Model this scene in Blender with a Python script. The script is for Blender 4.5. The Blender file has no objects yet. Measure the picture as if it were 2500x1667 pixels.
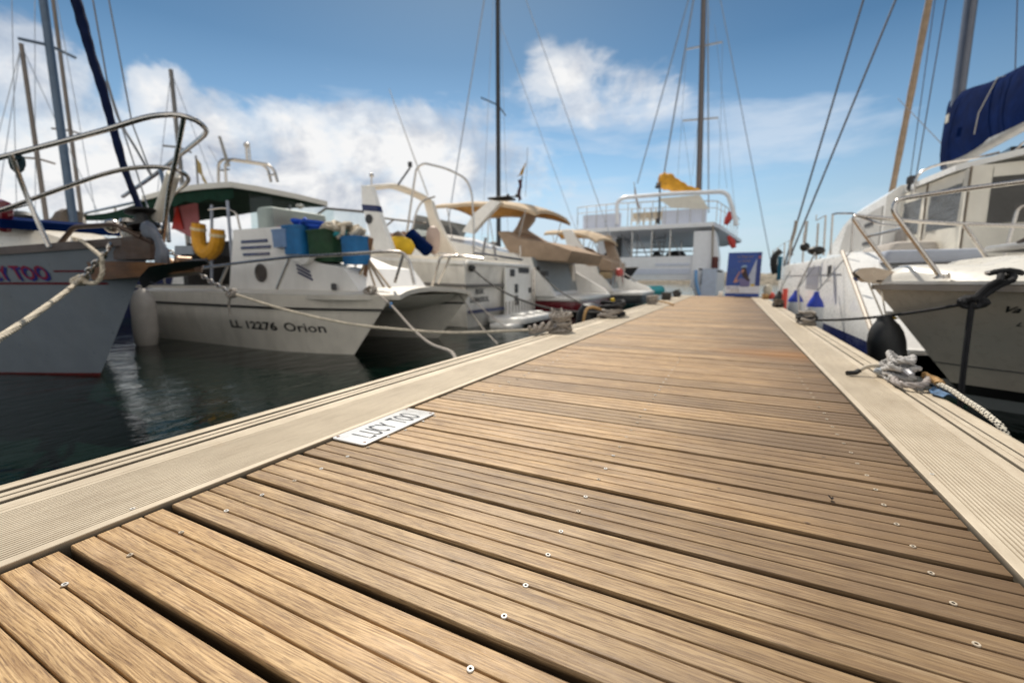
import bpy, bmesh, math, random
from mathutils import Vector, Matrix, noise as mnoise
random.seed(11)
S = bpy.context.scene
COL = S.collection
R_ = math.radians
# ------------------------------------------------------------------ camera
CAM_H = 0.45                     # lens height above the pontoon deck (deck = z 0, water = z -0.5)
WATER = -0.5
FPX, YAW, PIT = 1070.0, R_(26.6), R_(8.03)
CF = Vector((-math.sin(YAW)*math.cos(PIT), math.cos(YAW)*math.cos(PIT), -math.sin(PIT)))
CR = Vector((math.cos(YAW), math.sin(YAW), 0))
CU = CR.cross(CF)
def ray(px, py): return CF*FPX + CR*(px-1250) + CU*(833.5-py)
def at(px, py, Y):               # survey: where a sight line meets the vertical plane y = Y
    d = ray(px, py); t = Y/d.y
    return Vector((0, 0, CAM_H)) + d*t
def atx(px, py, X):
    d = ray(px, py); t = X/d.x
    return Vector((0, 0, CAM_H)) + d*t
def atz(px, py, Z):
    d = ray(px, py); t = (Z-CAM_H)/d.z
    return Vector((0, 0, CAM_H)) + d*t
cam = bpy.data.cameras.new('camera'); cam_o = bpy.data.objects.new('camera', cam); COL.objects.link(cam_o)
cam_o.location = (0, 0, CAM_H)
cam_o.rotation_euler = Matrix((CR, CU, -CF)).transposed().to_euler()
cam.sensor_width = 36.0; cam.lens = 36.0*FPX/2500.0
cam.clip_start = 0.02; cam.clip_end = 5000
cam.dof.use_dof = True; cam.dof.focus_distance = 0.69; cam.dof.aperture_fstop = 3.2
cam.dof.aperture_blades = 0
S.camera = cam_o
S.view_settings.view_transform = 'Standard'; S.view_settings.look = 'None'
S.view_settings.exposure = 0; S.view_settings.gamma = 1
S.cycles.use_denoising = True
try: S.cycles.denoiser = 'OPENIMAGEDENOISE'
except Exception: pass
S.cycles.max_bounces = 10; S.cycles.transparent_max_bounces = 24
S.cycles.sample_clamp_indirect = 6.0
S.cycles.use_adaptive_sampling = True

# ------------------------------------------------------------------ mesh builder
ORG = {}
class MB:
    def __init__(s): s.v = []; s.f = []; s.a = []; s.cur = 0.0
    def add(s, vs, fs):
        o = len(s.v); s.v += [tuple(v) for v in vs]
        for f in fs: s.f.append(tuple(i+o for i in f)); s.a.append(s.cur)
        return o
    def box(s, c, size, rot=None):
        hx, hy, hz = size[0]/2, size[1]/2, size[2]/2
        P = [Vector((x*hx, y*hy, z*hz)) for x in (-1, 1) for y in (-1, 1) for z in (-1, 1)]
        if rot is not None: P = [rot @ p for p in P]
        c = Vector(c)
        s.add([p+c for p in P], [(0,1,3,2),(4,6,7,5),(0,4,5,1),(2,3,7,6),(0,2,6,4),(1,5,7,3)])
    def bb(s, x0, x1, y0, y1, z0, z1): s.box(((x0+x1)/2, (y0+y1)/2, (z0+z1)/2), (abs(x1-x0), abs(y1-y0), abs(z1-z0)))
    def loft(s, rings, cap=True, closed=True):
        n = len(rings[0]); vs = [p for r in rings for p in r]; fs = []
        for i in range(len(rings)-1):
            for j in range(n if closed else n-1):
                k = (j+1) % n
                fs.append((i*n+j, i*n+k, (i+1)*n+k, (i+1)*n+j))
        if cap and closed:
            fs.append(tuple(range(n-1, -1, -1))); fs.append(tuple((len(rings)-1)*n+j for j in range(n)))
        s.add(vs, fs)
    def rbox(s, c, size, r=0.02, cr=None, seg=3, rot=None):
        # rounded box: rounded-rectangle section in xy, chamfered top and bottom
        hx, hy, hz = size[0]/2, size[1]/2, size[2]/2
        cr = min(cr if cr is not None else r*2, hx*.98, hy*.98); r = min(r, hz*.9, cr)
        def rr(ins, z):
            q = []
            rad = max(cr-ins, 0.0005)
            for (sx, sy, a0) in ((1,1,0),(-1,1,90),(-1,-1,180),(1,-1,270)):
                for k in range(seg+1):
                    a = R_(a0+90*k/seg)
                    q.append(Vector((sx*(hx-cr)+rad*math.cos(a), sy*(hy-cr)+rad*math.sin(a), z)))
            return q
        rings = [rr(r, -hz), rr(r*.3, -hz+r*.3), rr(0, -hz+r), rr(0, hz-r), rr(r*.3, hz-r*.3), rr(r, hz)]
        c = Vector(c)
        rings = [[(rot @ p if rot is not None else p)+c for p in q] for q in rings]
        s.loft(rings)
    def tube(s, path, r, n=8, closed=False, cap=True, flat=None):
        P = [Vector(p) for p in path]
        if len(P) < 2: return
        m = len(P); rings = []
        rr = r if isinstance(r, (list, tuple)) else [r]*m
        T = []
        for i in range(m):
            if closed: t = P[(i+1) % m]-P[(i-1) % m]
            else: t = P[min(i+1, m-1)]-P[max(i-1, 0)]
            T.append(t.normalized() if t.length > 1e-9 else Vector((0, 0, 1)))
        ref = Vector((0, 0, 1)) if abs(T[0].z) < .9 else Vector((1, 0, 0))
        N = T[0].cross(ref).normalized()
        for i in range(m):
            N = (N-T[i]*N.dot(T[i])); N = N.normalized() if N.length > 1e-6 else T[i].orthogonal().normalized()
            B = T[i].cross(N)
            rings.append([P[i]+(N*math.cos(2*math.pi*k/n)+B*math.sin(2*math.pi*k/n)*(flat or 1))*rr[i] for k in range(n)])
        if closed: rings.append(rings[0]); s.loft(rings, cap=False)
        else: s.loft(rings, cap=cap)
    def lathe(s, prof, c, axis=(0, 0, 1), n=16):
        a = Vector(axis).normalized(); u = a.orthogonal().normalized(); w = a.cross(u); c = Vector(c)
        s.loft([[c+a*z+(u*math.cos(2*math.pi*k/n)+w*math.sin(2*math.pi*k/n))*max(r, 1e-4) for k in range(n)] for r, z in prof])
    def ball(s, c, r, n=10, sc=(1, 1, 1), m=7):
        c = Vector(c)
        rings = []
        for i in range(m+1):
            a = math.pi*i/m
            rings.append([c+Vector((math.sin(a)*math.cos(2*math.pi*k/n)*r*sc[0], math.sin(a)*math.sin(2*math.pi*k/n)*r*sc[1], -math.cos(a)*r*sc[2])) for k in range(n)])
        s.loft(rings, cap=False)
    def grid(s, rows):
        n = len(rows[0]); vs = [p for r in rows for p in r]
        s.add(vs, [(i*n+j, i*n+j+1, (i+1)*n+j+1, (i+1)*n+j) for i in range(len(rows)-1) for j in range(n-1)])
    def prism(s, poly, off):
        # poly: list of 3d points, extruded by vector off
        n = len(poly); off = Vector(off); A = [Vector(p) for p in poly]; B = [p+off for p in A]
        s.add(A+B, [tuple(range(n-1, -1, -1)), tuple(range(n, 2*n))]+[(i, (i+1) % n, n+(i+1) % n, n+i) for i in range(n)])
    def slab(s, poly, off): s.prism(poly, off)
    def build(s, name, mat, parent=None, sharp=35, weld=False, label=None, attr=None, thick=0, recalc=True):
        me = bpy.data.meshes.new(name)
        org = ORG.get(parent.name, Vector()) if parent is not None else Vector()
        me.from_pydata([(v[0]-org.x, v[1]-org.y, v[2]-org.z) for v in s.v], [], s.f)
        if attr:
            at_ = me.attributes.new(attr, 'FLOAT', 'FACE'); at_.data.foreach_set('value', s.a)
        bm = bmesh.new(); bm.from_mesh(me)
        if weld: bmesh.ops.remove_doubles(bm, verts=bm.verts, dist=2e-4)
        if recalc: bmesh.ops.recalc_face_normals(bm, faces=bm.faces)
        if thick:
            bmesh.ops.solidify(bm, geom=bm.faces[:], thickness=thick)
        bm.to_mesh(me); bm.free()
        me.polygons.foreach_set('use_smooth', [True]*len(me.polygons))
        me.set_sharp_from_angle(angle=R_(sharp))
        ms = mat if isinstance(mat, (list, tuple)) else [mat]
        for m in ms: me.materials.append(m)
        o = bpy.data.objects.new(name, me); COL.objects.link(o)
        if parent is not None: o.parent = parent
        ORG[o.name] = org.copy()
        if label: o['label'] = label
        return o
def thing(name, label, cat, loc=(0, 0, 0), group=None):
    o = bpy.data.objects.new(name, None); COL.objects.link(o); o.location = loc
    o.empty_display_size = .1
    o['label'] = label; o['category'] = cat
    if group: o['group'] = group
    ORG[o.name] = Vector(loc)
    return o
def tag(o, label, cat, group=None):
    o['label'] = label; o['category'] = cat
    if group: o['group'] = group
    return o
def part1(fn, name, mat, parent, **k):
    b = MB(); fn(b); return b.build(name, mat, parent, **k)
def tube_part(name, paths, r, mat, parent, n=8, **k):
    b = MB()
    for p in paths: b.tube(p, r, n)
    return b.build(name, mat, parent, **k)
def each(name, mat, parent, fns, **k):
    # one part per piece
    return [part1(f, name, mat, parent, **k) for f in fns]
def spline(pts, step=0.05, closed=False):
    P = [Vector(p) for p in pts]; out = []; m = len(P)
    rng = range(m if closed else m-1)
    for i in rng:
        if closed: a, b, c, d = P[i-1], P[i], P[(i+1) % m], P[(i+2) % m]
        else: a, b, c, d = P[max(i-1, 0)], P[i], P[i+1], P[min(i+2, m-1)]
        k = max(2, int((c-b).length/step))
        for j in range(k):
            t = j/k; t2 = t*t; t3 = t2*t
            out.append(.5*((2*b)+(c-a)*t+(2*a-5*b+4*c-d)*t2+(3*b-a-3*c+d)*t3))
    if not closed: out.append(P[-1])
    return out
def bend(pts, rad=.06, seg=4):
    # polyline with rounded corners
    P = [Vector(p) for p in pts]; out = [P[0]]
    for i in range(1, len(P)-1):
        a, b, c = P[i-1], P[i], P[i+1]
        r = min(rad, (a-b).length*.45, (c-b).length*.45)
        p, q = b+(a-b).normalized()*r, b+(c-b).normalized()*r
        for k in range(seg+1):
            t = k/seg; out.append((1-t)**2*p+2*t*(1-t)*b+t*t*q)
    out.append(P[-1]); return out
def sagline(a, b, sag, n=24):
    a, b = Vector(a), Vector(b)
    return [a.lerp(b, i/n)-Vector((0, 0, sag*4*(i/n)*(1-i/n))) for i in range(n+1)]
def rope_into(b, path, r, pitch=None, strands=3, n=6):
    # laid rope: real twisted strands
    path = resample(path, r*1.1); pitch = pitch or r*7
    m = len(path); L = 0; T = []
    for i in range(m):
        T.append((path[min(i+1, m-1)]-path[max(i-1, 0)]).normalized())
    N = T[0].orthogonal().normalized(); fr = []; ls = []
    for i in range(m):
        N = (N-T[i]*N.dot(T[i])).normalized(); fr.append((N.copy(), T[i].cross(N)))
        if i: L += (path[i]-path[i-1]).length
        ls.append(L)
    for s in range(strands):
        q = []
        for i in range(m):
            a = 2*math.pi*(ls[i]/pitch+s/strands)
            q.append(path[i]+(fr[i][0]*math.cos(a)+fr[i][1]*math.sin(a))*r*.52)
        b.tube(q, r*.56, n)
def resample(path, step):
    P = [Vector(p) for p in path]; out = [P[0]]; acc = 0
    for i in range(1, len(P)):
        d = (P[i]-P[i-1]).length
        if d < 1e-9: continue
        while acc+d >= step:
            t = (step-acc)/d; q = P[i-1].lerp(P[i], t); out.append(q)
            P[i-1] = q; d = (P[i]-q).length; acc = 0
        acc += d
    if (out[-1]-P[-1]).length > step*.3: out.append(P[-1])
    return out
_font = None
def text_pts(txt, size=1.0, bold=0.0, shear=0.0, spacing=1.0, res=2):
    cu = bpy.data.curves.new('tmp', 'FONT'); cu.body = txt; cu.size = size; cu.offset = bold; cu.shear = shear
    cu.space_character = spacing; cu.resolution_u = res
    o = bpy.data.objects.new('tmp', cu); COL.objects.link(o)
    dg = bpy.context.evaluated_depsgraph_get(); me = o.evaluated_get(dg).to_mesh()
    vs = [v.co.copy() for v in me.vertices]; fs = [tuple(p.vertices) for p in me.polygons]
    o.evaluated_get(dg).to_mesh_clear()
    bpy.data.objects.remove(o); bpy.data.curves.remove(cu)
    x0 = min(v.x for v in vs); x1 = max(v.x for v in vs); y0 = min(v.y for v in vs); y1 = max(v.y for v in vs)
    return vs, fs, (x0, x1, y0, y1)
def lettering(b, txt, fn, w=None, h=None, **k):
    # fn(u, v) maps letter-box coordinates (u along, v up, metres) to the surface
    vs, fs, (x0, x1, y0, y1) = text_pts(txt, **k)
    sx = w/(x1-x0) if w else 1; sy = h/(y1-y0) if h else sx
    b.add([fn((v.x-x0)*sx, (v.y-y0)*sy) for v in vs], fs)

# ------------------------------------------------------------------ materials
class NT:
    def __init__(s, m):
        m.use_nodes = True; s.t = m.node_tree; s.t.nodes.clear(); s.l = s.t.links
    def n(s, typ, _ins=None, **kw):
        nd = s.t.nodes.new(typ)
        for k, v in kw.items(): setattr(nd, k, v)
        for k, v in (_ins or {}).items():
            if isinstance(v, bpy.types.NodeSocket): s.l.new(v, nd.inputs[k])
            else: nd.inputs[k].default_value = v
        return nd
    def math(s, op, a, b=None, clamp=False):
        return s.n('ShaderNodeMath', {0: a, **({1: b} if b is not None else {})}, operation=op, use_clamp=clamp).outputs[0]
    def mix(s, fac, a, b, blend='MIX'):
        nd = s.n('ShaderNodeMix', data_type='RGBA', blend_type=blend)
        for i, v in ((0, fac), (6, a), (7, b)):
            if isinstance(v, bpy.types.NodeSocket): s.l.new(v, nd.inputs[i])
            else: nd.inputs[i].default_value = v if i == 0 else (*v[:3], 1)
        return nd.outputs[2]
    def ramp(s, fac, stops, interp='LINEAR'):
        nd = s.n('ShaderNodeValToRGB', {0: fac}); cr = nd.color_ramp; cr.interpolation = interp
        while len(cr.elements) < len(stops): cr.elements.new(.5)
        for e, (p, c) in zip(cr.elements, stops):
            e.position = p; e.color = (*c, 1) if isinstance(c, (tuple, list)) else (c, c, c, 1)
        return nd.outputs[0]
    def noise(s, vec, scale, detail=4, rough=.55, dist=0):
        return s.n('ShaderNodeTexNoise', {'Vector': vec, 'Scale': scale, 'Detail': detail, 'Roughness': rough, 'Distortion': dist}).outputs[0]
    def mapv(s, vec, sc=(1, 1, 1), loc=(0, 0, 0), rot=(0, 0, 0)):
        return s.n('ShaderNodeMapping', {0: vec, 1: loc, 2: rot, 3: sc}).outputs[0]
    def obj(s): return s.n('ShaderNodeTexCoord').outputs['Object']
    def pos(s): return s.n('ShaderNodeNewGeometry').outputs['Position']
    def out(s, sh): s.n('ShaderNodeOutputMaterial', {0: sh})
    def bump(s, h, strength=.3, dist=.01): return s.n('ShaderNodeBump', {'Height': h, 'Strength': strength, 'Distance': dist}).outputs[0]
MATS = {}
def mat(name, col, rough=.5, metal=0, var=.12, vscale=6, bump=0, bscale=60, coat=0, dirt=0, spec=.5, dirtcol=(.12, .09, .06), alpha=1, sheen=0, stretch=(1, 1, 1)):
    if name in MATS: return MATS[name]
    m = bpy.data.materials.new(name); t = NT(m); P = t.pos()
    v = t.mapv(P, stretch)
    nz = t.noise(v, vscale, 5, .6)
    d = tuple(c*(1-var) for c in col); e = tuple(min(1, c*(1+var*.6)) for c in col)
    c = t.ramp(nz, [(.3, d), (.7, e)])
    if dirt:
        dz = t.noise(t.mapv(P, (1, 1, .3)), vscale*.7, 5, .6)
        df = t.ramp(dz, [(.48, 0.0), (.85, 1.0)])
        c = t.mix(t.math('MULTIPLY', df, dirt), c, dirtcol)
    ins = {'Base Color': c, 'Roughness': rough, 'Metallic': metal, 'Coat Weight': coat, 'Coat Roughness': .06, 'Specular IOR Level': spec, 'Alpha': alpha, 'Sheen Weight': sheen}
    if rough > .12:
        rz = t.ramp(t.noise(P, vscale*3, 4), [(.3, max(0, rough-.08)), (.7, min(1, rough+.1))]); ins['Roughness'] = rz
    b = t.n('ShaderNodeBsdfPrincipled', ins)
    if bump: t.l.new(t.bump(t.noise(P, bscale, 5, .6), .6, bump), b.inputs['Normal'])
    t.out(b.outputs[0]); MATS[name] = m; return m
def glassmat(name, tint=(.75, .9, .88), alpha=.35, rough=.03, ripple=0, rs=4, body=.25):
    if name in MATS: return MATS[name]
    m = bpy.data.materials.new(name); t = NT(m); P = t.pos()
    tr = t.n('ShaderNodeBsdfTransparent', {0: (*tint, 1)})
    g = t.n('ShaderNodeBsdfPrincipled', {'Base Color': (*[c*body for c in tint], 1), 'Roughness': rough, 'IOR': 1.5})
    if ripple: t.l.new(t.bump(t.noise(t.mapv(P, (1, 1, 2.2), rot=(.5, .3, 0)), rs, 5, .6, 1.2), .8, ripple), g.inputs['Normal'])
    fr = t.n('ShaderNodeFresnel', {0: 1.5}).outputs[0]
    f = t.math('ADD', t.math('MULTIPLY', fr, 1.0), alpha, True)
    mx = t.n('ShaderNodeMixShader', {0: f, 1: tr.outputs[0], 2: g.outputs[0]})
    t.out(mx.outputs[0]); MATS[name] = m; return m

WHITE = mat('gelcoat_white', (.90, .885, .85), .3, var=.06, dirt=.25, dirtcol=(.42, .37, .3), coat=.3)
CREAM = mat('gelcoat_cream', (.86, .79, .68), .32, var=.07, dirt=.3, dirtcol=(.36, .3, .22), coat=.3)
GREYWHITE = mat('gelcoat_weathered', (.86, .83, .77), .4, var=.1, dirt=.45, dirtcol=(.27, .24, .2), coat=.15)
STEEL = mat('stainless_steel', (.56, .52, .48), .22, 1, var=.12, vscale=20)
ALU = mat('mast_aluminium', (.42, .43, .45), .38, .85, var=.1)
DARKMAST = mat('carbon_mast', (.03, .03, .035), .3, .2, var=.2)
BLACK = mat('black_rubber', (.012, .012, .012), .5, var=.3)
BLACKROPE = mat('black_rope', (.012, .012, .014), .85, var=.3, bump=.004, bscale=300)
NAVY = mat('navy_canvas', (.006, .012, .045), .9, spec=.12, var=.3, bump=.006, bscale=30, dirt=.1)
BLUECAN = mat('royal_blue_canvas', (.0015, .011, .062), .95, spec=.03, var=.4, vscale=3, bump=.01, bscale=9)
BEIGECAN = mat('beige_canvas', (.56, .44, .31), .8, spec=.15, var=.15, bump=.006, bscale=14)
TAUPECAN = mat('taupe_canvas', (.38, .28, .2), .85, spec=.15, var=.15, bump=.008, bscale=8)
BACKLITCAN = mat('backlit_canvas', (.42, .22, .06), .8, spec=.15, var=.3, bump=.01, bscale=10)  # glow of sunlit canvas seen from below, put into the colour
WHITECAN = mat('white_canvas', (.8, .76, .67), .75, spec=.15, var=.08, vscale=4, bump=.012, bscale=7, dirt=.2, dirtcol=(.4, .34, .27))
GREENCAN = mat('dark_green_canvas', (.006, .03, .018), .85, spec=.15, var=.3)
TEAK = mat('varnished_teak', (.2, .095, .04), .4, var=.35, stretch=(1, 8, 8), vscale=5, coat=.2)
DARKTEAK = mat('dark_teak', (.07, .04, .025), .5, var=.3, stretch=(1, 8, 8), vscale=5)
ROPEW = mat('rope_offwhite', (.6, .53, .42), .85, var=.25, vscale=40, dirt=.35, dirtcol=(.2, .16, .12))
ROPEG = mat('rope_grey', (.36, .32, .28), .9, var=.35, vscale=50, dirt=.5, dirtcol=(.1, .08, .07))
ROPEO = mat('rope_tan', (.42, .25, .1), .85, var=.3, vscale=50)
DARKGREY = mat('dark_grey', (.05, .05, .055), .55, var=.25)
GREY = mat('mid_grey', (.22, .22, .23), .5, var=.15)
MAROON = mat('maroon_paint', (.13, .006, .014), .3, var=.2, coat=.3)
NAVYP = mat('navy_paint', (.012, .02, .1), .3, var=.2, coat=.3)
BOTTOM = mat('antifoul_dark', (.012, .016, .022), .6, var=.4)
GLASS = glassmat('boat_glass', (.86, .93, .93), .06)
DARKGLASS = glassmat('smoked_glass', (.1, .11, .13), .55)
VINYL = glassmat('clear_vinyl', (.62, .66, .70), .34, .07, .02, 3.0, .55)
BLUEPL = mat('blue_plastic', (.010, .15, .38), .5, var=.25)
TEALPL = mat('teal_plastic', (.05, .4, .45), .5, var=.2)
GREENNET = mat('green_plastic', (.012, .06, .02), .6, var=.4)
YELLOW = mat('yellow_cover', (.60, .28, .01), .6, var=.2, vscale=10, bump=.004, bscale=20)
REDP = mat('red_paint', (.5, .03, .02), .45, var=.2)
PINKRED = mat('fluorescent_red', (.8, .1, .07), .5, var=.15)
LBLUE = mat('light_blue_paint', (.2, .42, .72), .4, var=.1)
FENDW = mat('fender_white', (.62, .64, .66), .35, var=.06, dirt=.3, dirtcol=(.3, .28, .25))
FENDB = mat('fender_blue', (.01, .04, .4), .4, var=.2)
# ------------------------------------------------------------------ sky and sun
SUN_AZ, SUN_EL = R_(-33), R_(52)        # azimuth from +Y towards +X
w = bpy.data.worlds.new('World'); S.world = w
t = NT(w)
sky = t.n('ShaderNodeTexSky', sky_type='NISHITA', sun_disc=False, sun_elevation=SUN_EL, sun_rotation=SUN_AZ % (2*math.pi),
          altitude=0, air_density=1.0, dust_density=0.6, ozone_density=2.2)
d = t.n('ShaderNodeTexCoord').outputs['Generated']
sep = t.n('ShaderNodeSeparateXYZ', {0: d})
az = t.math('ARCTAN2', sep.outputs[0], sep.outputs[1])
el = t.math('ARCSINE', sep.outputs[2])
def azel(px, py):
    r = ray(px, py).normalized(); return math.atan2(r.x, r.y), math.asin(r.z)
warp = t.noise(t.mapv(d, (1, 1, 1.3)), 5.0, 8, .62, .4)
warp2 = t.noise(t.mapv(d, (1, 1, 1.6), (3, 1, 2)), 17, 6, .6, .2)
wv = t.math('ADD', t.math('MULTIPLY', t.math('SUBTRACT', warp, .5), 2.3), t.math('MULTIPLY', t.math('SUBTRACT', warp2, .5), .75))
def blob(cx, cy, rx, ry, amp):
    a, e = azel(cx, cy); a2, _ = azel(cx+rx, cy); _, e2 = azel(cx, cy-ry)
    da = t.math('DIVIDE', t.math('SUBTRACT', az, a), abs(a2-a)); de = t.math('DIVIDE', t.math('SUBTRACT', el, e), abs(e2-e))
    q = t.math('ADD', t.math('MULTIPLY', da, da), t.math('MULTIPLY', de, de))
    return t.math('MULTIPLY', t.math('SUBTRACT', 1.0, q), amp)
def union(lst):
    o = lst[0]
    for x in lst[1:]: o = t.math('SMOOTH_MAX', o, x); o.node.inputs[2].default_value = .35
    return o
# cumulus bank low over the boats on the left, a puff over the middle
cum = union([blob(400, 260, 120, 130, 1.1), blob(520, 330, 150, 130, 1.1), blob(250, 330, 260, 130, .9), blob(60, 180, 250, 170, .8),
             blob(780, 350, 260, 120, 1.0), blob(560, 480, 700, 160, 1.2), blob(1000, 430, 420, 170, 1.0), blob(1120, 300, 130, 60, .35),
             blob(1400, 180, 120, 95, .62), blob(1490, 235, 230, 100, .5), blob(1330, 110, 60, 40, .4), blob(-300, 250, 320, 300, 1.0)])
cum = t.math('ADD', cum, wv)
# added fill light: unseen bright cloud field opposite the sun, behind the viewer
bk = t.ramp(t.math('MULTIPLY', t.n('ShaderNodeVectorMath', {0: d, 1: (math.sin(SUN_AZ), math.cos(SUN_AZ), -.15)}, operation='DOT_PRODUCT').outputs['Value'], -1.0), [(.12, 0.0), (.45, 1.0)])
cumf = t.ramp(cum, [(-.0, 0.0), (.5, .66), (1.0, 1.0)], 'EASE')
# thin veils to the right and near the horizon
st = t.noise(t.mapv(d, (1.2, 1.2, 5.5), rot=(0, .12, 0)), 3.2, 7, .6, .25)
veil = union([blob(1830, 350, 420, 150, .8), blob(1560, 290, 260, 110, .6), blob(1300, 560, 700, 160, .9), blob(2150, 520, 300, 140, .35), blob(1050, 330, 400, 130, .45)])
veil = t.math('ADD', veil, t.math('MULTIPLY', t.math('SUBTRACT', st, .5), 3.0))
vf = t.math('MULTIPLY', t.ramp(veil, [(.15, 0.0), (1.0, 1.0)]), .62)
# cloud shade: bright tops towards the sun, lilac-grey bases
sh = t.noise(t.mapv(d, (1, 1, 1.4), (0, 0, .12)), 7.0, 7, .6, .3)
shf = t.ramp(t.math('ADD', sh, t.math('MULTIPLY', t.math('MINIMUM', cum, 1.2), .10)), [(.42, 0.0), (.62, 1.0)])
ccol = t.mix(shf, (3.2, 3.5, 4.1), (6.3, 6.3, 6.3))

sd_ = t.n('ShaderNodeVectorMath', {0: d, 1: (math.sin(SUN_AZ)*math.cos(SUN_EL), math.cos(SUN_AZ)*math.cos(SUN_EL), math.sin(SUN_EL))}, operation='DOT_PRODUCT').outputs['Value']
pol = t.ramp(t.math('ADD', t.math('MULTIPLY', sd_, .5), .5), [(.0, .75), (.28, .75), (.46, .20), (.56, .26), (.68, .44), (.82, .85), (1.0, 1.0)])
eld = t.ramp(el, [(.0, 1.1), (.2, .96), (.42, .60), (.62, .42), (1.0, .5)])
pol = t.mix(1.0, pol, eld, 'MULTIPLY')
pol = t.mix(1.0, pol, (.80, 1.0, .98), 'MULTIPLY')   # polarised sky: deepest blue at right angles to the sun
hsv = t.n('ShaderNodeHueSaturation', {'Saturation': 1.18, 'Value': .92, 'Color': sky.outputs[0]})
c1_ = t.mix(vf, t.mix(1.0, hsv.outputs[0], pol, 'MULTIPLY'), (4.9, 5.4, 6.1))
hz = t.ramp(el, [(0.0, .92), (.10, .60), (.26, .16), (.42, 0.0)])
c1_ = t.mix(hz, c1_, (4.1, 4.9, 5.7))
c2_ = t.mix(cumf, c1_, ccol)
bn = t.ramp(t.noise(d, 2.6, 7, .6, .5), [(.36, .25), (.62, 1.0)])
c2_ = t.mix(t.math('MULTIPLY', bk, bn), c2_, (8.2, 7.9, 7.4))
bg = t.n('ShaderNodeBackground', {0: c2_, 1: .148})
t.n('ShaderNodeOutputWorld', {0: bg.outputs[0]})
sun = bpy.data.lights.new('sun', 'SUN'); sun_o = bpy.data.objects.new('sun', sun); COL.objects.link(sun_o)
sun.energy = 5.0; sun.angle = R_(.53); sun.color = (1, .925, .81)
SD = Vector((math.sin(SUN_AZ)*math.cos(SUN_EL), math.cos(SUN_AZ)*math.cos(SUN_EL), math.sin(SUN_EL)))
sun_o.rotation_euler = SD.to_track_quat('Z', 'Y').to_euler()
sun_o.location = SD*50

# ------------------------------------------------------------------ water, breakwater
m = bpy.data.materials.new('harbour_water'); t = NT(m); P = t.pos()
n1 = t.noise(t.mapv(P, (1, .55, 1), rot=(0, 0, .5)), 5.5, 5, .55, .6)
n2 = t.noise(t.mapv(P, (1, .5, 1), rot=(0, 0, -.2)), 1.4, 3, .5, .5)
h = t.math('ADD', t.math('MULTIPLY', n1, .45), n2)
colr = t.ramp(t.noise(P, .35, 4), [(.3, (.0006, .0042, .0030)), (.7, (.0012, .0085, .0060))])
b = t.n('ShaderNodeBsdfPrincipled', {'Base Color': colr, 'Roughness': .04, 'IOR': 1.333, 'Specular IOR Level': .28, 'Specular Tint': (.75, 1.0, .93, 1), 'Normal': t.bump(h, .65, .045)})
t.out(b.outputs[0])
b_ = MB()
XS = [-900, -300, -100, -40, -20, -10, -5, 0, 5, 10, 40, 100, 300, 900]; YS = [-200, -40, -10, 0, 5, 10, 20, 40, 100, 300, 1500]
b_.grid([[(x, y, WATER) for x in XS] for y in YS])
o = b_.build('water', m); o['kind'] = 'structure'
m = mat('breakwater_rock', (.3, .26, .2), .9, var=.4, vscale=1.2, bump=.3, bscale=1.5)
b_ = MB(); rows = []
for i in range(121):
    x = -240+i*4
    rows.append([(x, 125+random.uniform(-1, 1)+abs(x)*.02, WATER-.3), (x+random.uniform(-1, 1), 128+random.uniform(-1, 1), 1.4+random.uniform(-.5, .5)), (x+random.uniform(-1, 1), 131, 2.5+random.uniform(-.7, .7)), (x, 139, 2.0+random.uniform(-.5, .5)), (x, 145, WATER-.3)])
b_.grid(rows); o = b_.build('breakwater', m, sharp=20); o['kind'] = 'structure'

# ------------------------------------------------------------------ pontoon pier
m = bpy.data.materials.new('weathered_deck_wood'); t = NT(m); P = t.pos()
rnd = t.n('ShaderNodeAttribute', attribute_name='board').outputs['Fac']
off = t.n('ShaderNodeCombineXYZ', {0: t.math('MULTIPLY', rnd, 37.0), 1: t.math('MULTIPLY', rnd, 91.0), 2: t.math('MULTIPLY', rnd, 17.0)}).outputs[0]
V = t.n('ShaderNodeVectorMath', {0: P, 1: off}, operation='ADD').outputs[0]
wob = t.noise(t.mapv(V, (1.6, 3.5, 3.5)), 1.0, 3, .5)
Vw = t.n('ShaderNodeVectorMath', {0: V, 1: t.n('ShaderNodeCombineXYZ', {0: 0, 1: t.math('MULTIPLY', wob, 0.035), 2: 0}).outputs[0]}, operation='ADD').outputs[0]
g1 = t.noise(t.mapv(Vw, (3.2, 95, 95)), 1.0, 7, .66)           # broad figure
g2 = t.noise(t.mapv(Vw, (11, 480, 480)), 1.0, 4, .65)          # fibres
g3 = t.noise(t.mapv(Vw, (30, 620, 620), (5, 3, 1)), 1.0, 2, .5)   # pores: short dark strokes
big = t.noise(t.mapv(P, (1.1, 1.3, 1), (2.2, 7, 0)), 1.5, 4, .6)
bleach = t.noise(t.mapv(V, (3.2, 9, 9)), 1.0, 5, .65)
base = t.ramp(g1, [(.25, (.315, .195, .088)), (.5, (.48, .322, .162)), (.75, (.625, .455, .265))])
base = t.mix(t.ramp(g2, [(.38, .78), (.58, 0.0)]), base, (.17, .09, .04))
base = t.mix(t.ramp(g3, [(.35, .62), (.45, 0.0)]), base, (.12, .066, .034))
base = t.mix(t.math('MULTIPLY', t.ramp(bleach, [(.5, 0.0), (.78, 1.0)]), .42), base, (.60, .46, .33))
blot = t.noise(t.mapv(V, (5, 16, 16)), 1.0, 4, .6)
base = t.mix(1.0, base, t.ramp(blot, [(.25, (.70, .67, .63)), (.5, (.97, .97, .97)), (.75, (1.16, 1.16, 1.16))]), 'MULTIPLY')
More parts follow.
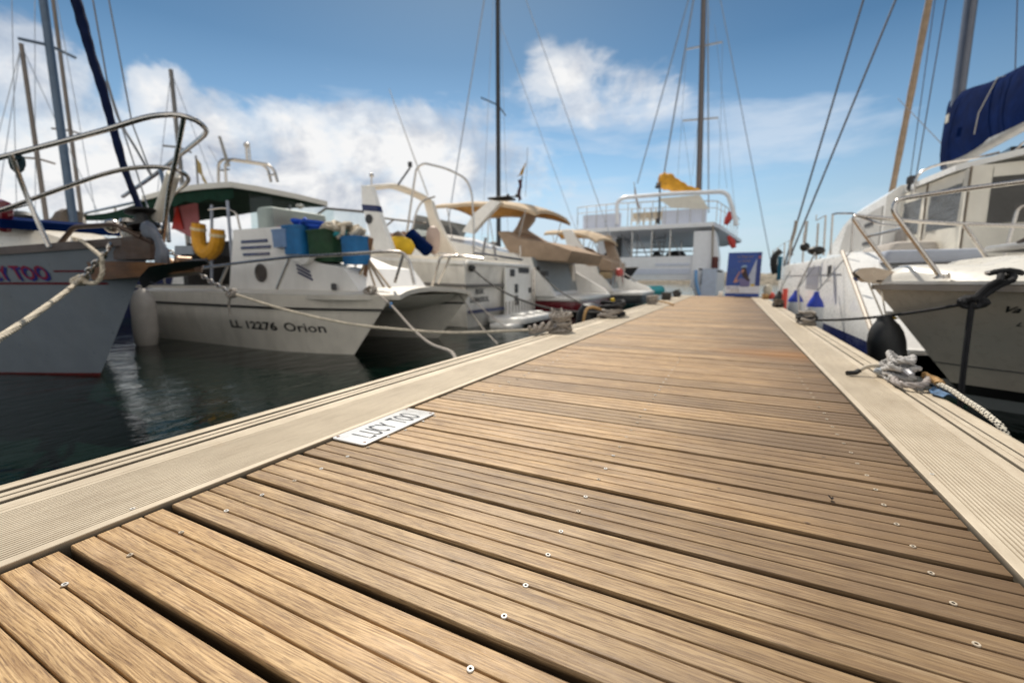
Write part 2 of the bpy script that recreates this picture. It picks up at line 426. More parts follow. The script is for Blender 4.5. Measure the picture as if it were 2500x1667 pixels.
# per-board tone
tone = t.n('ShaderNodeTexWhiteNoise', {1: t.math('MULTIPLY', rnd, 713.1)}, noise_dimensions='1D').outputs[0]
base = t.mix(1.0, base, t.ramp(tone, [(0.0, (.70, .68, .66)), (.35, (.92, .93, .95)), (.6, (1.0, .96, .90)), (1.0, (1.14, 1.12, 1.08))]), 'MULTIPLY')
# oily staining along the right hand rail, darker towards the right, a rusty patch
sx = t.n('ShaderNodeSeparateXYZ', {0: P})
edge = t.math('ADD', t.math('MULTIPLY', t.math('SUBTRACT', sx.outputs[0], .34), 9.0), t.math('MULTIPLY', t.math('SUBTRACT', big, .5), 2.6))
edgef = t.ramp(edge, [(.0, 0.0), (.85, 1.0)])
base = t.mix(t.math('MULTIPLY', edgef, .62), base, (.125, .067, .018))
rightx = t.ramp(t.math('ADD', t.math('MULTIPLY', sx.outputs[0], 1.1), t.math('ADD', .42, t.math('MULTIPLY', t.math('SUBTRACT', big, .5), 1.5))), [(.15, 0.0), (.8, 1.0)])
base = t.mix(t.math('MULTIPLY', rightx, .72), base, (.118, .072, .037))
pd = t.n('ShaderNodeVectorMath', {0: t.mapv(P, (1.6, 2.6, 1)), 1: (.44, 8.0, 0)}, operation='DISTANCE').outputs['Value']
patch = t.ramp(t.math('ADD', pd, t.math('MULTIPLY', t.math('SUBTRACT', g1, .5), 1.0)), [(.05, 1.0), (.75, 0.0)])
base = t.mix(t.math('MULTIPLY', patch, .6), base, (.34, .14, .018))
spots = t.n('ShaderNodeTexVoronoi', {'Vector': V, 'Scale': 7.0}).outputs['Distance']
base = t.mix(t.ramp(t.math('ADD', spots, t.math('MULTIPLY', g2, .06)), [(.045, .75), (.075, 0.0)]), base, (.06, .035, .02))
depth_ = t.ramp(sx.outputs[2], [(.0, .10), (.55, .28), (.85, 1.0)])  # shade in gaps and grooves painted into the colour, by depth
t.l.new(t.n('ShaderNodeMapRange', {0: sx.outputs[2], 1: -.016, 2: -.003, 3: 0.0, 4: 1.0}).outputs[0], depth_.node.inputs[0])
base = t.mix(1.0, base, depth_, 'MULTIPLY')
hgt = t.math('ADD', t.math('MULTIPLY', g2, .55), t.math('ADD', t.math('MULTIPLY', g3, .5), t.math('MULTIPLY', g1, .5)))
b = t.n('ShaderNodeBsdfPrincipled', {'Base Color': base, 'Roughness': t.ramp(g1, [(.3, .48), (.7, .64)]), 'Specular IOR Level': .42, 'Normal': t.bump(hgt, .6, .0016)})
t.out(b.outputs[0]); WOOD = m

m = bpy.data.materials.new('anodised_edge_profile'); t = NT(m); P = t.pos()
n1 = t.noise(P, 3.0, 6, .65); n2 = t.noise(t.mapv(P, (60, 9, 60)), 1.0, 5, .65); n3 = t.noise(P, 150, 3, .6); n4 = t.noise(t.mapv(P, (2, 1.2, 1)), 2.2, 6, .7)
c = t.ramp(n1, [(.3, (.52, .435, .32)), (.7, (.64, .55, .42))])
c = t.mix(t.ramp(n2, [(.45, 0.0), (.75, .4)]), c, (.36, .27, .18))
c = t.mix(t.ramp(n4, [(.6, 0.0), (.78, .45)]), c, (.44, .29, .15))
c = t.mix(t.ramp(n3, [(.62, 0.0), (.76, .4)]), c, (.26, .18, .12))
n5 = t.noise(t.mapv(P, (9, 1.6, 9)), 1.6, 7, .72)
c = t.mix(t.ramp(n5, [(.58, 0.0), (.8, .4)]), c, (.33, .26, .19))
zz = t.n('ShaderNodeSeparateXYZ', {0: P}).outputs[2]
c = t.mix(1.0, c, t.ramp(t.n('ShaderNodeMapRange', {0: zz, 1: -.03, 2: .0080}).outputs[0], [(.0, .12), (.7, .22), (.92, .50), (1.0, 1.0)]), 'MULTIPLY')  # groove and rib valley shade painted into the colour by height
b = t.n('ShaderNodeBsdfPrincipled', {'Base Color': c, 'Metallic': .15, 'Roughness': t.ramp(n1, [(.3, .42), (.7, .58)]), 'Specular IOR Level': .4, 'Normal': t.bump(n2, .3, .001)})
t.out(b.outputs[0]); PROFILE = m

IN_L, IN_R, OUT_L, OUT_R = -0.992, 0.416, -1.405, 0.742
Y0, Y1 = -0.97, 13.45
pier = thing('pier', 'weathered wooden pontoon pier with pale ribbed metal edges running to the harbour', 'pier', (-.3, 6, 0))
PITCH, G0 = .1525, .275                  # gap centre of board 0
b_ = MB(); bi = 0
def board_profile(w, th=.030):
    # grooved decking: four strips, three grooves, eased edges   (y, z)
    p = [(0, -th)]
    def rim(y0, y1, r=.0025, steps=3):
        q = []
        for k in range(steps+1):
            a = math.pi-(math.pi/2)*k/steps; q.append((y0+r+r*math.cos(a), -r+r*math.sin(a)))
        for k in range(steps+1):
            a = math.pi/2-(math.pi/2)*k/steps; q.append((y1-r+r*math.cos(a), -r+r*math.sin(a)))
        return q
    gw = .0033; sw = (w-3*gw)/4; y = 0
    for k in range(4):
        q = rim(y, y+sw, .0016)
        p += q
        y += sw
        if k < 3: p += [(y+.0003, -.0075), (y+gw-.0003, -.0075)]; y += gw
    p += [(w, -th)]
    return p
GAPW = .0142
for k in range(-8, int((Y1-G0)/PITCH)):
    y0 = G0+k*PITCH+GAPW/2+random.uniform(-.0008, .0008); wd = PITCH-GAPW+random.uniform(-.001, .001)
    prof = board_profile(wd); dz = random.uniform(-.0012, .0008); tl = random.uniform(-.004, .004); bow = random.uniform(-.002, .002)
    b_.cur = random.random()
    rings = []
    xa, xb = IN_L+.004+random.uniform(0, .004), IN_R-.003-random.uniform(0, .003)
    for i in range(9):
        x = xa+(xb-xa)*i/8; q = i/8*2-1
        rings.append([Vector((x, y0+y+bow*(1-q*q), z+dz+tl*(y-wd/2)*1.0)) for y, z in prof])
    b_.loft(rings)
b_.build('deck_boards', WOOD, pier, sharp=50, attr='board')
def rail_prof(side):
    # (distance from inner edge, z): ribbed tread plate, grooves, outer lip
    zt = .0085; p = [(0, -.08), (0, zt-.001), (.001, zt), (.020, zt)]
    L = .413 if side < 0 else .326
    end = .243 if side < 0 else .190
    x = .020
    while x < end-.009:
        p += [(x+.0008, zt-.0030), (x+.0024, zt-.0030), (x+.0034, zt), (x+.0082, zt)]; x += .0086
    if side < 0: gr = [(.2425, .2455), (.258, .2595), (.281, .302), (.320, .330), (.348, .370), (.392, .394)]
    else: gr = [(.212, .226), (.243, .2475), (.262, .272), (.302, .304)]
    for a, c in gr:
        dp = .055 if c-a > .006 else .006
        p += [(a, zt), (a+.0008, zt-.001), (a+.001, zt-dp), (c-.001, zt-dp), (c-.0008, zt-.001), (c, zt)]
    p += [(L-.012, zt), (L-.004, zt-.003), (L, zt-.012), (L, -.14), (L-.03, -.14), (L-.03, -.08)]
    return p
for side, xin in ((-1, IN_L), (1, IN_R)):
    b_ = MB(); pr = rail_prof(side)
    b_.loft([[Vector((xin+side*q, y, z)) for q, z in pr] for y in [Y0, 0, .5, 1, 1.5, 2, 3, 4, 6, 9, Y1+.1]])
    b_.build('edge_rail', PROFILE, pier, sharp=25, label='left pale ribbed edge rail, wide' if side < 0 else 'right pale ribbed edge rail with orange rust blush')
b_ = MB()
for x in (-.86, -.245, .302): b_.bb(x-.04, x+.04, Y0, Y1, -.16, -.034)
for x in (-1.3, .64): b_.bb(x-.05, x+.05, Y0, Y1, -.30, -.085)
b_.build('joist', mat('joist_dark', (.03, .024, .02), .8), pier)
b_ = MB(); y = Y0+.3
while y < Y1-1: b_.rbox((-.33, y+.9, -.43), (1.7, 1.6, .44), .03); y += 2.4
b_.build('float', mat('float_concrete', (.12, .115, .105), .9, var=.3), pier)
# steel screws with socket heads, in grooves 1 and 3 of each board over each joist
SCREW = mat('screw_steel', (.66, .63, .58), .5, .15, var=.12, vscale=80)
def screw_mesh():
    me_b = MB(); prof = [(.0030, -.002), (.0058, -.0006), (.0060, .0008), (.0054, .0016), (.0030, .0016), (.0026, .0010), (.0021, -.0012), (0.0, -.0014)]
    n = 18
    me_b.loft([[Vector((r*math.cos(2*math.pi*k/n), r*math.sin(2*math.pi*k/n), z)) for k in range(n)] for r, z in prof], cap=False)
    return me_b
sc0 = screw_mesh().build("screw", [SCREW, BLACK]); sc0.parent = pier
sc1 = None
SCREW2 = mat('screw_dull', (.50, .42, .32), .6, .1, var=.25, vscale=90)
for p_ in sc0.data.polygons:
    if sum((sc0.data.vertices[i].co.x**2+sc0.data.vertices[i].co.y**2)**.5 for i in p_.vertices)/len(p_.vertices) < .0027: p_.material_index = 1
cnt = 0; first = True
for k in range(-1, 16):
    for (gx, xx) in (('c', -.248), ('l', -.860), ('r', .302)):
        for gidx in (1, 3):
            yb = G0+k*PITCH+GAPW/2; sw = (PITCH-GAPW-3*.0033)/4
            y = yb+gidx*sw+(gidx-.5)*.0033+random.uniform(-.006, .006)
            if y < .2 or cnt > 96: continue
            if gx == 'l' and y < .2: continue
            if gx == 'r' and y < .6: continue
            if gx == 'c' and y < .36: continue
            o = sc0 if first else sc0.copy()
            if not first: COL.objects.link(o); o.parent = pier
            first = False; cnt += 1
            if gx == 'r' or random.random() < .4: o.material_slots[0].link = 'OBJECT'; o.material_slots[0].material = SCREW2
            o.scale = (.74, .74, .9)
            o.location = Vector((xx+random.uniform(-.004, .004), y, random.uniform(.0, .0008)))-ORG['pier']
            o.rotation_euler = (random.uniform(-.08, .08), random.uniform(-.08, .08), random.uniform(0, 6))
for (x, y) in ((-1.018, .384), (.434, 1.282)):
    o = sc0.copy(); COL.objects.link(o); o.parent = pier; o.location = Vector((x, y, .0085))-ORG['pier']
# name plate screwed to the deck beside the left rail
sg = thing('name_plate', 'small white name plate lettered LUCY TOO screwed flat to the deck boards', 'sign', (-.93, 1.0, 0))
b_ = MB(); b_.rbox((-.931, 1.0, .0045), (.124, .325, .004), .001, .010); b_.build('plate', mat('plate_white', (.74, .74, .73), .3, var=.05, coat=.3), sg)
INK = mat('black_ink', (.012, .013, .018), .4, var=.2)
# thin line letters, stroke by stroke (u along the pier, v across)
def stroke_text(b, strokes, fn, wd):
    for st_ in strokes:
        pts = spline(st_, .02) if len(st_) > 2 else [Vector((*q, 0)) for q in st_] if len(st_[0]) == 2 else st_
        b.add(*ribbon(pts, fn, wd))
def ribbon(pts, fn, wd):
    P2 = [Vector((p[0], p[1])) for p in pts]; L = []; 
    for i, p in enumerate(P2):
        tt = (P2[min(i+1, len(P2)-1)]-P2[max(i-1, 0)]); tt = tt.normalized() if tt.length > 0 else Vector((1, 0))
        nn = Vector((-tt.y, tt.x)); L.append((p+nn*wd/2, p-nn*wd/2))
    vs = [fn(*q) for pr_ in L for q in pr_]
    return vs, [(2*i, 2*i+1, 2*i+3, 2*i+2) for i in range(len(P2)-1)]
def el_(cx, cy, rx, ry, a0, a1, n=14): return [Vector((cx+rx*math.cos(R_(a0+(a1-a0)*i/n)), cy+ry*math.sin(R_(a0+(a1-a0)*i/n)), 0)) for i in range(n+1)]
def V2(*p): return [Vector((a, c, 0)) for a, c in p]
LT = [V2((0, 1), (0, 0), (.6, 0), (.6, .12)), V2((.85, 1), (.85, .3))+el_(1.17, .3, .32, .3, 180, 360)+V2((1.49, 1)),
      el_(2.1, .5, .36, .5, 50, 310), V2((2.6, 1), (2.95, .5), (2.95, 0)), V2((3.3, 1), (2.95, .5)),
      V2((4.05, 1), (4.75, 1)), V2((4.4, 1), (4.4, 0)), el_(5.25, .5, .36, .5, 0, 360), el_(6.12, .5, .36, .5, 0, 360)]
b_ = MB()
fnp = lambda u, v: Vector((-.962+.071*(1-v)-.0, .885+u*.0345, .0071))
for st_ in LT: b_.add(*ribbon(st_, fnp, .165))
b_.build('lettering', INK, sg)
for (x, y) in ((-.982, .852), (-.982, 1.148), (-.88, .852), (-.88, 1.148)): part1(lambda m_: m_.lathe([(.0045, .006), (.0045, .0078), (.002, .0082), (0, .0082)], (x, y, 0), n=12), 'plate_screw', mat('rusty_screw', (.2, .09, .04), .6), sg)
# ------------------------------------------------------------------ hull helper
class Hull:
    """bow(z), stern(z): x of stem and transom; half(s,t): half breadth; sheer(s): gunwale height; zb: lowest z built"""
    def __init__(s, yc, bow, stern, half, sheer, zb=-.75, ax='x', yb=0.0):
        s.yc = yc; s.bow = bow; s.stern = stern; s.half = half; s.sheer = sheer; s.zb = zb; s.ax = ax; s.yb = yb
    def p(s, q, t, sg, off=0):
        z = s.zb+(s.sheer(q)-s.zb)*t
        x = s.bow(z)+(s.stern(z)-s.bow(z))*q; y = s.yc+s.yb*(1-q)+sg*(s.half(q, t)+off)
        return Vector((x, y, z)) if s.ax == 'x' else Vector((y, x, z))
    def skin(s, b, ns=26, nt=12, off=0, t0=0, t1=1, s0=0, s1=1, sides=(-1, 1), pw=1.6):
        for sg in sides:
            b.grid([[s.p(s0+(s1-s0)*(i/ns)**pw, t0+(t1-t0)*j/nt, sg, off) for i in range(ns+1)] for j in range(nt+1)])
    def cap(s, b, q=1, nt=12):
        b.grid([[s.p(q, j/nt, sg) for sg in (-1, 1)] for j in range(nt+1)])
    def deck(s, b, t=1.0, ns=26, inset=0, drop=0, q0=0, q1=1, camber=0.0, pw=1.6):
        rows = []
        for i in range(ns+1):
            q = q0+(q1-q0)*(i/ns)**pw; a, c = s.p(q, t, -1), s.p(q, t, 1)
            dv = (c-a); L = dv.length
            if L > 1e-6: a = a+dv*(min(inset, L*.45)/L); c = c-dv*(min(inset, L*.45)/L)
            row = []
            for k in range(7):
                u = k/6; pt = a.lerp(c, u); pt.z += -drop+camber*min(L, 1)*(1-(2*u-1)**2); row.append(pt)
            rows.append(row)
        b.grid(rows)
    def strip(s, b, t, dz0, dz1, out, ns=30, s0=0, s1=1, sides=(-1, 1), pw=1.6):
        # a moulding along the gunwale (or any t): closed section swept along both sides
        for sg in sides:
            rings = []
            for i in range(ns+1):
                q = s0+(s1-s0)*(i/ns)**pw
                a = s.p(q, t, sg); o = s.p(q, t, sg, out)-a; b0 = Vector((0, 0, dz0)); b1 = Vector((0, 0, dz1))
                n_ = s.p(q, t, sg, -.015)-a
                rings.append([a+n_+b0, a+o+b0, a+o+b1, a+n_+b1])
            b.loft(rings)
    def side_at(s, x, z, sg=-1):
        # side point at given x and z
        lo, hi = 0.0, 1.0
        for _ in range(40):
            md = (lo+hi)/2; xx = s.bow(z)+(s.stern(z)-s.bow(z))*md
            if (xx-x)*(s.stern(z)-s.bow(z)) < 0: lo = md
            else: hi = md
        t = (z-s.zb)/(s.sheer(lo)-s.zb)
        return s.p(lo, t, sg, .004)
def hull_hit(H, px, py, y0, y1, sg=-1):
    # where a sight line meets the hull side
    lo, hi = y0, y1
    for _ in range(40):
        md = (lo+hi)/2; q = at(px, py, md)
        if md < H.side_at(q.x, q.z, sg).y: lo = md
        else: hi = md
    return H.side_at(q.x, q.z, sg)
def pline(pts, Y): return [at(*p, Y) if len(p) == 2 else at(*p) for p in pts]

# ================================================================== sailing yacht LUCY TOO (bow towards the pier)
yl = thing('sailing_yacht', 'grey white sailing yacht lettered LUCY TOO with teak bow platform, anchor and furled navy sail', 'sailing yacht', (-8.5, 2.0, WATER), 'boats moored along the left of the pier')
def plan(s, sm, p): return 1-(1-min(s/sm, 1))**p
HL = Hull(2.0, lambda z: -5.62+(z+.5)*1.016, lambda z: -14+z*.3,
          lambda s, t: 1.75*plan(s, .62, 1.22+.5*(1-t))*(.66+.34*t**.7)*(1-.25*max(0, s-.62)), lambda s: .76-.62*s+.42*s*s, -.85)
GREYHULL = mat('grey_hull_paint', (.19, .22, .26), .35, var=.1, dirt=.25, dirtcol=(.22, .21, .19), coat=.3)
b = MB(); HL.skin(b, t0=.235); HL.cap(b); b.build('hull', GREYHULL, yl, weld=True)
b = MB(); HL.skin(b, t0=0, t1=.235, nt=4, off=.001); b.build('boot_stripe', mat('boot_red', (.12, .012, .012), .5, var=.3), yl, weld=True)
b = MB(); HL.deck(b, camber=.05); b.build('deck', CREAM, yl)
b = MB(); HL.strip(b, 1, -.012, .055, .02); b.build('toe_rail', mat('toe_rail_wood', (.10, .08, .075), .55, var=.3), yl)
for q in (.095, .15, .2, .26):
    c = HL.p(q, 1, -1, .024); part1(lambda m_: m_.ball(c+Vector((0, 0, .03)), .03, sc=(1.2, .3, .55)), 'scupper', STEEL, yl)
# cove stripes and name
NR = hull_hit(HL, 127, 683, 1.0, 2.0); NL = hull_hit(HL, 42, 683, .8, 2.0); NTOP = hull_hit(HL, 90, 648, .8, 2.0).z; NBOT = hull_hit(HL, 90, 683, .8, 2.0).z
NW = abs(NR.x-NL.x)/.44; NH = NTOP-NBOT
C1 = hull_hit(HL, 160, 662, 1, 2); C2 = hull_hit(HL, 100, 692, 1, 2)
b = MB()
for (z0, z1, xa, xb) in ((C1.z-.008, C1.z+.008, NR.x+.06, NR.x+.36), (C2.z-.01, C2.z+.01, -11, -4.95)):
    for sg in (-1,):
        n = 40
        b.grid([[HL.side_at(xa+(xb-xa)*i/n, z, sg) for i in range(n+1)] for z in (z0, z1)])
b.build('cove_stripe', MAROON, yl)
def lucy_fn(dx, dz, dy):
    def f(u, v): 
        p = HL.side_at(NR.x-NW+u+dx, NBOT+v+dz, -1); p.y -= dy; return p
    return f
b = MB(); lettering(b, 'LUCY TOO', lucy_fn(.012, -.014, .002), w=NW, h=NH, bold=.02); b.build('lettering', mat('letter_blue', (.02, .03, .22), .5), yl)
b = MB(); lettering(b, 'LUCY TOO', lucy_fn(0, 0, .006), w=NW, h=NH, bold=.012); b.build('lettering', mat('letter_red', (.22, .012, .05), .5), yl)
# bow platform (plank) and anchor
b = MB()
pl = [(-5.15, .20), (-4.6, .19), (-4.1, .16), (-3.84, .10), (-3.74, .03)]
b.loft([[Vector((x, 2.0+w_, z1)), Vector((x, 2.0-w_, z1)), Vector((x, 2.0-w_*.8, z0)), Vector((x, 2.0+w_*.8, z0))] for (x, w_), z1, z0 in zip(pl, (.60, .60, .585, .565, .55), (.44, .46, .48, .50, .51))])
b.build('bow_platform', TEAK, yl)
part1(lambda m_: m_.loft([[Vector((x, 2.0+s_*w_, z)) for s_, z in ((-1, z0), (1, z0), (1, z1), (-1, z1))] for x, w_, z0, z1 in ((-4.75, .12, .62, .80), (-4.42, .1, .62, .80), (-4.28, .06, .62, .74))]), 'bow_chock', DARKTEAK, yl)
b = MB()
sh_ = spline([(-4.30, 1.93, .86), (-4.13, 1.92, .80), (-4.06, 1.92, .66), (-4.10, 1.92, .56), (-4.25, 1.92, .47)], .04)
b.tube(sh_, [.034+.01*math.sin(i) for i in range(len(sh_))], 8, flat=1.7)
b.build('anchor_shank', mat('galvanised', (.16, .17, .2), .5, .5, var=.3), yl)
b = MB()
fl = [(-4.42, .02, .44, .03), (-4.2, .10, .47, .02), (-3.9, .17, .535, .015), (-3.6, .10, .57, .01), (-3.46, .01, .575, .006)]
b.loft([[Vector((x, 1.92-w_, z+.012)), Vector((x, 1.92, z+.03)), Vector((x, 1.92+w_, z+.012)), Vector((x, 1.92, z-h_*2.2))] for x, w_, z, h_ in fl])
b.build('anchor_fluke', mat('anchor_dark', (.05, .05, .055), .38, .6, var=.3), yl)
part1(lambda m_: m_.lathe([(.02, -.06), (.035, -.05), (.035, .05), (.02, .06)], (-3.97, 2.02, .60), (0, 1, 0)), 'bow_roller', mat('bronze', (.25, .15, .09), .4, .6), yl)
# windlass and bits of deck gear at the bow
b = MB(); b.lathe([(.09, 0), (.1, .05), (.06, .08), (.1, .13), (.09, .16), (0, .17)], (-4.62, 2.0, .80)); b.ball((-4.75, 1.9, .9), .06); b.ball((-4.5, 2.12, .88), .05); b.build('windlass', STEEL, yl)
b = MB(); b.tube(bend([(-5.3, 1.72, .74), (-5.12, 1.78, .9), (-4.6, 1.86, .9), (-4.42, 1.95, .8)], .05), .02); b.build('anchor_bracket', DARKTEAK, yl)
# pulpit
up = [(-60, 398, 1.25), (0, 385, 1.36), (150, 346, 1.55), (255, 318, 1.66), (350, 289, 1.76), (400, 281, 1.82), (440, 282, 1.88), (478, 294, 1.97), (499, 311, 2.06), (503, 322, 2.15), (490, 338, 2.24), (440, 378, 2.36), (382, 424, 2.46), (300, 480, 2.6)]
md = [(-40, 522, 1.3), (10, 511, 1.38), (90, 482, 1.5), (175, 452, 1.62), (255, 425, 1.72), (320, 411, 1.82), (390, 408, 1.92), (440, 418, 2.0), (458, 432, 2.08), (456, 446, 2.16), (425, 472, 2.28), (412, 482, 2.34)]
b = MB(); b.tube(spline(pline(up, 0), .04), .019, 10); b.tube(spline(pline(md, 0), .04), .016, 10)
b.build('pulpit_rail', STEEL, yl)
for pp in ([(449, 286, 1.90), (428, 395, 1.95), (412, 470, 1.99), (398, 590, 2.02)], [(28, 378, 1.38), (62, 470, 1.44), (92, 540, 1.48), (121, 604, 1.5)], [(392, 412, 2.4), (404, 480, 2.3), (412, 590, 2.2)]):
    part1(lambda m_: m_.tube(spline(pline(pp, 0), .05), .017, 10), 'stanchion', STEEL, yl)
b = MB(); b.tube([at(-10, 521, 1.42), at(70, 500, 1.47), at(78, 498, 1.48)], .006); b.build('lifeline', STEEL, yl)
# furled headsail on its stay, with drum
b = MB()
fp = [(150, -90), (185, 0), (205, 70), (225, 140), (248, 210), (268, 285), (285, 345), (300, 400), (316, 445), (330, 480), (345, 520)]
pth = spline(pline(fp, 2.0), .03)
b.tube(pth, [(.043-.02*(i/len(pth)))*(1+.05*math.sin(i*1.1)+.05*math.sin(i*.37+1)) for i in range(len(pth))], 12)
b.build('furled_sail', NAVY, yl, sharp=60)
b = MB(); b.lathe([(.02, -.03), (.11, -.02), (.11, .0), (.05, .02), (.05, .08), (.11, .10), (.11, .115), (.02, .13)], at(350, 548, 2.0), (-.2, 0, 1)); b.build('furler_drum', BLACK, yl)
for pts in ([(262, -20, 2.4), (322, 300, 2.4), (372, 432, 2.45)], [(225, -10, 2.2), (262, 200, 2.2), (335, 425, 2.3), (365, 520, 2.2)]): part1(lambda m_: m_.tube(pline(pts, 0), .007), 'rigging_line', mat('rigging_grey', (.24, .25, .27), .5, .3), yl)
part1(lambda m_: m_.tube(spline(pline([(262, 200, 2.3), (290, 290, 2.3), (330, 360, 2.35), (370, 430, 2.42)], 0), .05), .012), 'sheet_line', mat('rigging_grey', (.24, .25, .27), .5, .3), yl)
# rolled white gangway cover standing at the bow, green bag on the rail
part1(lambda m_: m_.tube(spline([at(424, 425, 2.12), at(405, 480, 2.12), at(385, 535, 2.12)], .04), [.055, .06, .062, .06, .055, .05, .045, .04, .04, .04][:0] or .048, 12), 'rolled_cover', WHITECAN, yl)
b = MB(); c = at(40, 396, 1.42); b.loft([[c+Vector((math.cos(a)*r*.8, math.sin(a)*r*.6, z)) for a in [2*math.pi*k/10 for k in range(10)]] for r, z in ((.02, .06), (.06, .05), (.068, 0), (.06, -.05), (.03, -.075))]); b.tube(spline([c+Vector((.03, 0, .0)), c+Vector((.13, 0, .02)), c+Vector((.14, 0, -.04)), c+Vector((.04, 0, -.07))], .02), .007); b.build('rail_bag', mat('bag_green', (.004, .03, .04), .8), yl)
# coachroof
b = MB()
cr_ = []
for (px, pt, pb, hw) in ((-120, 548, 600, .75), (0, 547, 600, .72), (60, 551, 600, .68), (100, 556, 600, .6), (140, 569, 598, .5), (190, 592, 600, .34)):
    T_ = at(px, pt, 1.85); B_ = at(px, pb, 1.85); x = T_.x
    cr_.append([Vector((x, 2+sg*hw*.5*k, z)) for sg, k, z in ((-1, 1, B_.z-.1), (-1, .97, T_.z-.06), (-1, .88, T_.z-.012), (-1, .6, T_.z), (1, .6, T_.z), (1, .88, T_.z-.012), (1, .97, T_.z-.06), (1, 1, B_.z-.1))])
b.loft(cr_); b.build('coachroof', CREAM, yl, sharp=50)
b = MB()
rr = []
for (px, pt, hw) in ((-60, 536, .62), (0, 537, .6), (60, 540, .55), (118, 552, .45)):
    T_ = at(px, pt, 1.85); rr.append([Vector((T_.x, 2+sg*hw, T_.z+dz)) for sg, dz in ((-1, -.05), (-1, .03), (1, .03), (1, -.05))])
b.loft(rr); b.build('spray_cover', BLUECAN, yl)
b = MB(); b.ball(at(48, 531, 1.9), .12, sc=(1.5, 1.2, .55)); b.build('hatch', BLACK, yl)
b = MB(); b.tube(spline(pline([(-10, 545, 1.6), (5, 500, 1.6), (14, 515, 1.6), (10, 560, 1.6)], 0), .03), .05, 8); b.build('deck_cushion', MAROON, yl)
b = MB(); b.ball(at(412, 642, 2.35), .07, sc=(1.35, .9, .7)); b.build('small_fender', mat('fender_orange', (.75, .42, .2), .4), yl)

# white fender hanging between the yacht and the catamaran
fd = thing('hanging_fender', 'white fender hanging between the grey yacht bow and the catamaran stern', 'fender', at(355, 800, 3.3))
b = MB(); c0 = at(352, 765, 3.3); b.lathe([(.02, -.62), (.06, -.58), (.135, -.42), (.15, -.25), (.15, .12), (.13, .25), (.07, .34), (.03, .38)], c0+Vector((0, 0, -.02)), (.04, 0, 1)); b.build('body', mat('fender_beige', (.5, .46, .42), .4, dirt=.3), fd)
b = MB(); b.tube([c0+Vector((0, 0, .34)), c0+Vector((.0, .12, .62))], .008); b.build('lanyard', ROPEG, fd)

# ================================================================== ORION: small power catamaran, bows towards the pier
ct = thing('power_catamaran', 'cream twin hulled fishing boat lettered LL 12276 Orion with green lined hardtop and crates', 'motor catamaran', (-6.5, 4.9, WATER), 'boats moored along the left of the pier')
ORH = mat('orion_gelcoat', (.86, .80, .70), .38, var=.07, dirt=.35, dirtcol=(.3, .26, .2), coat=.2)
def orh(sgn, yc):
    # asymmetric: fairly straight outer side, rounded inner
    return Hull(yc, lambda z: -4.28+(z+.5)*.86, lambda z: -8.93-.02*z, lambda s, t: .38*plan(s, .34, 1.9)*(.52+.48*min(1, t*1.5)**.8), lambda s: .25+.02*s, -.72, yb=-.06*sgn)
HN, HF = orh(1, 4.1), orh(-1, 5.78)
for H_, nm in ((HN, 'near'), (HF, 'far')):
    b = MB(); H_.skin(b, t0=.16); H_.cap(b); o = b.build('hull', ORH, ct, weld=True)
    b = MB(); H_.skin(b, t0=0, t1=.16, nt=3, off=.001); b.build('antifouling', mat('orion_blue', (.01, .015, .10), .5), ct, weld=True)
    b = MB(); H_.strip(b, .83, -.014, .014, .014); b.build('rubbing_strake', BLACK, ct)
# lettering on the near hull
def or_fn(u, v): return HN.side_at(-6.27+u, -.215+v-u*.0, -1)
b = MB(); lettering(b, 'LL 12276', lambda u, v: or_fn(u, v), w=.98, h=.115, bold=.03); lettering(b, 'Orion', lambda u, v: or_fn(1.10+u, v), w=.62, h=.12, bold=.012); b.build('lettering', INK, ct)
# bridge deck with flared front between the bows
b = MB(); Z = .33
ring = [(-8.9, 3.74), (-4.4, 3.74), (-4.0, 3.86), (-3.66, 4.04), (-3.60, 4.2), (-3.72, 4.9), (-3.62, 5.66), (-3.64, 5.8), (-4.0, 6.0), (-4.4, 6.14), (-8.9, 6.14)]
rows = []
for i in range(19):
    x = -8.9+(5.3)*i/18; q = max(0, (x+4.4)/.8); ya = 3.74+.42*min(1, q)**1.6; yb_ = 6.14-.36*min(1, q)**1.6
    rows.append([Vector((x-(.1*(1-(2*k/10-1)**2) if i == 18 else 0), ya+(yb_-ya)*k/10, .268+.085*(1-(2*k/10-1)**2)**.8)) for k in range(11)])
b.grid(rows); b.grid([[p for p in rows[-1]], [p-Vector((0, 0, .06)) for p in rows[-1]]]); b.grid([[r[0] for r in rows], [r[0]-Vector((0, 0, .06)) for r in rows]])
b.build('deck', mat('orion_deck', (.66, .62, .55), .5, var=.06, dirt=.3, dirtcol=(.4, .34, .26)), ct, sharp=25)
b = MB(); b.loft([[Vector((x, y, z)) for x, z in ((-8.8, -.02), (-4.5, -.02), (-3.9, .12), (-3.74, .243), (-8.8, .243))] for y in (4.3, 5.6)]); b.build('bridge_deck', ORH, ct)
# topsides bulwark aft
b = MB(); b.bb(-8.92, -6.6, 3.75, 3.79, .32, .36); b.build('coaming', ORH, ct)
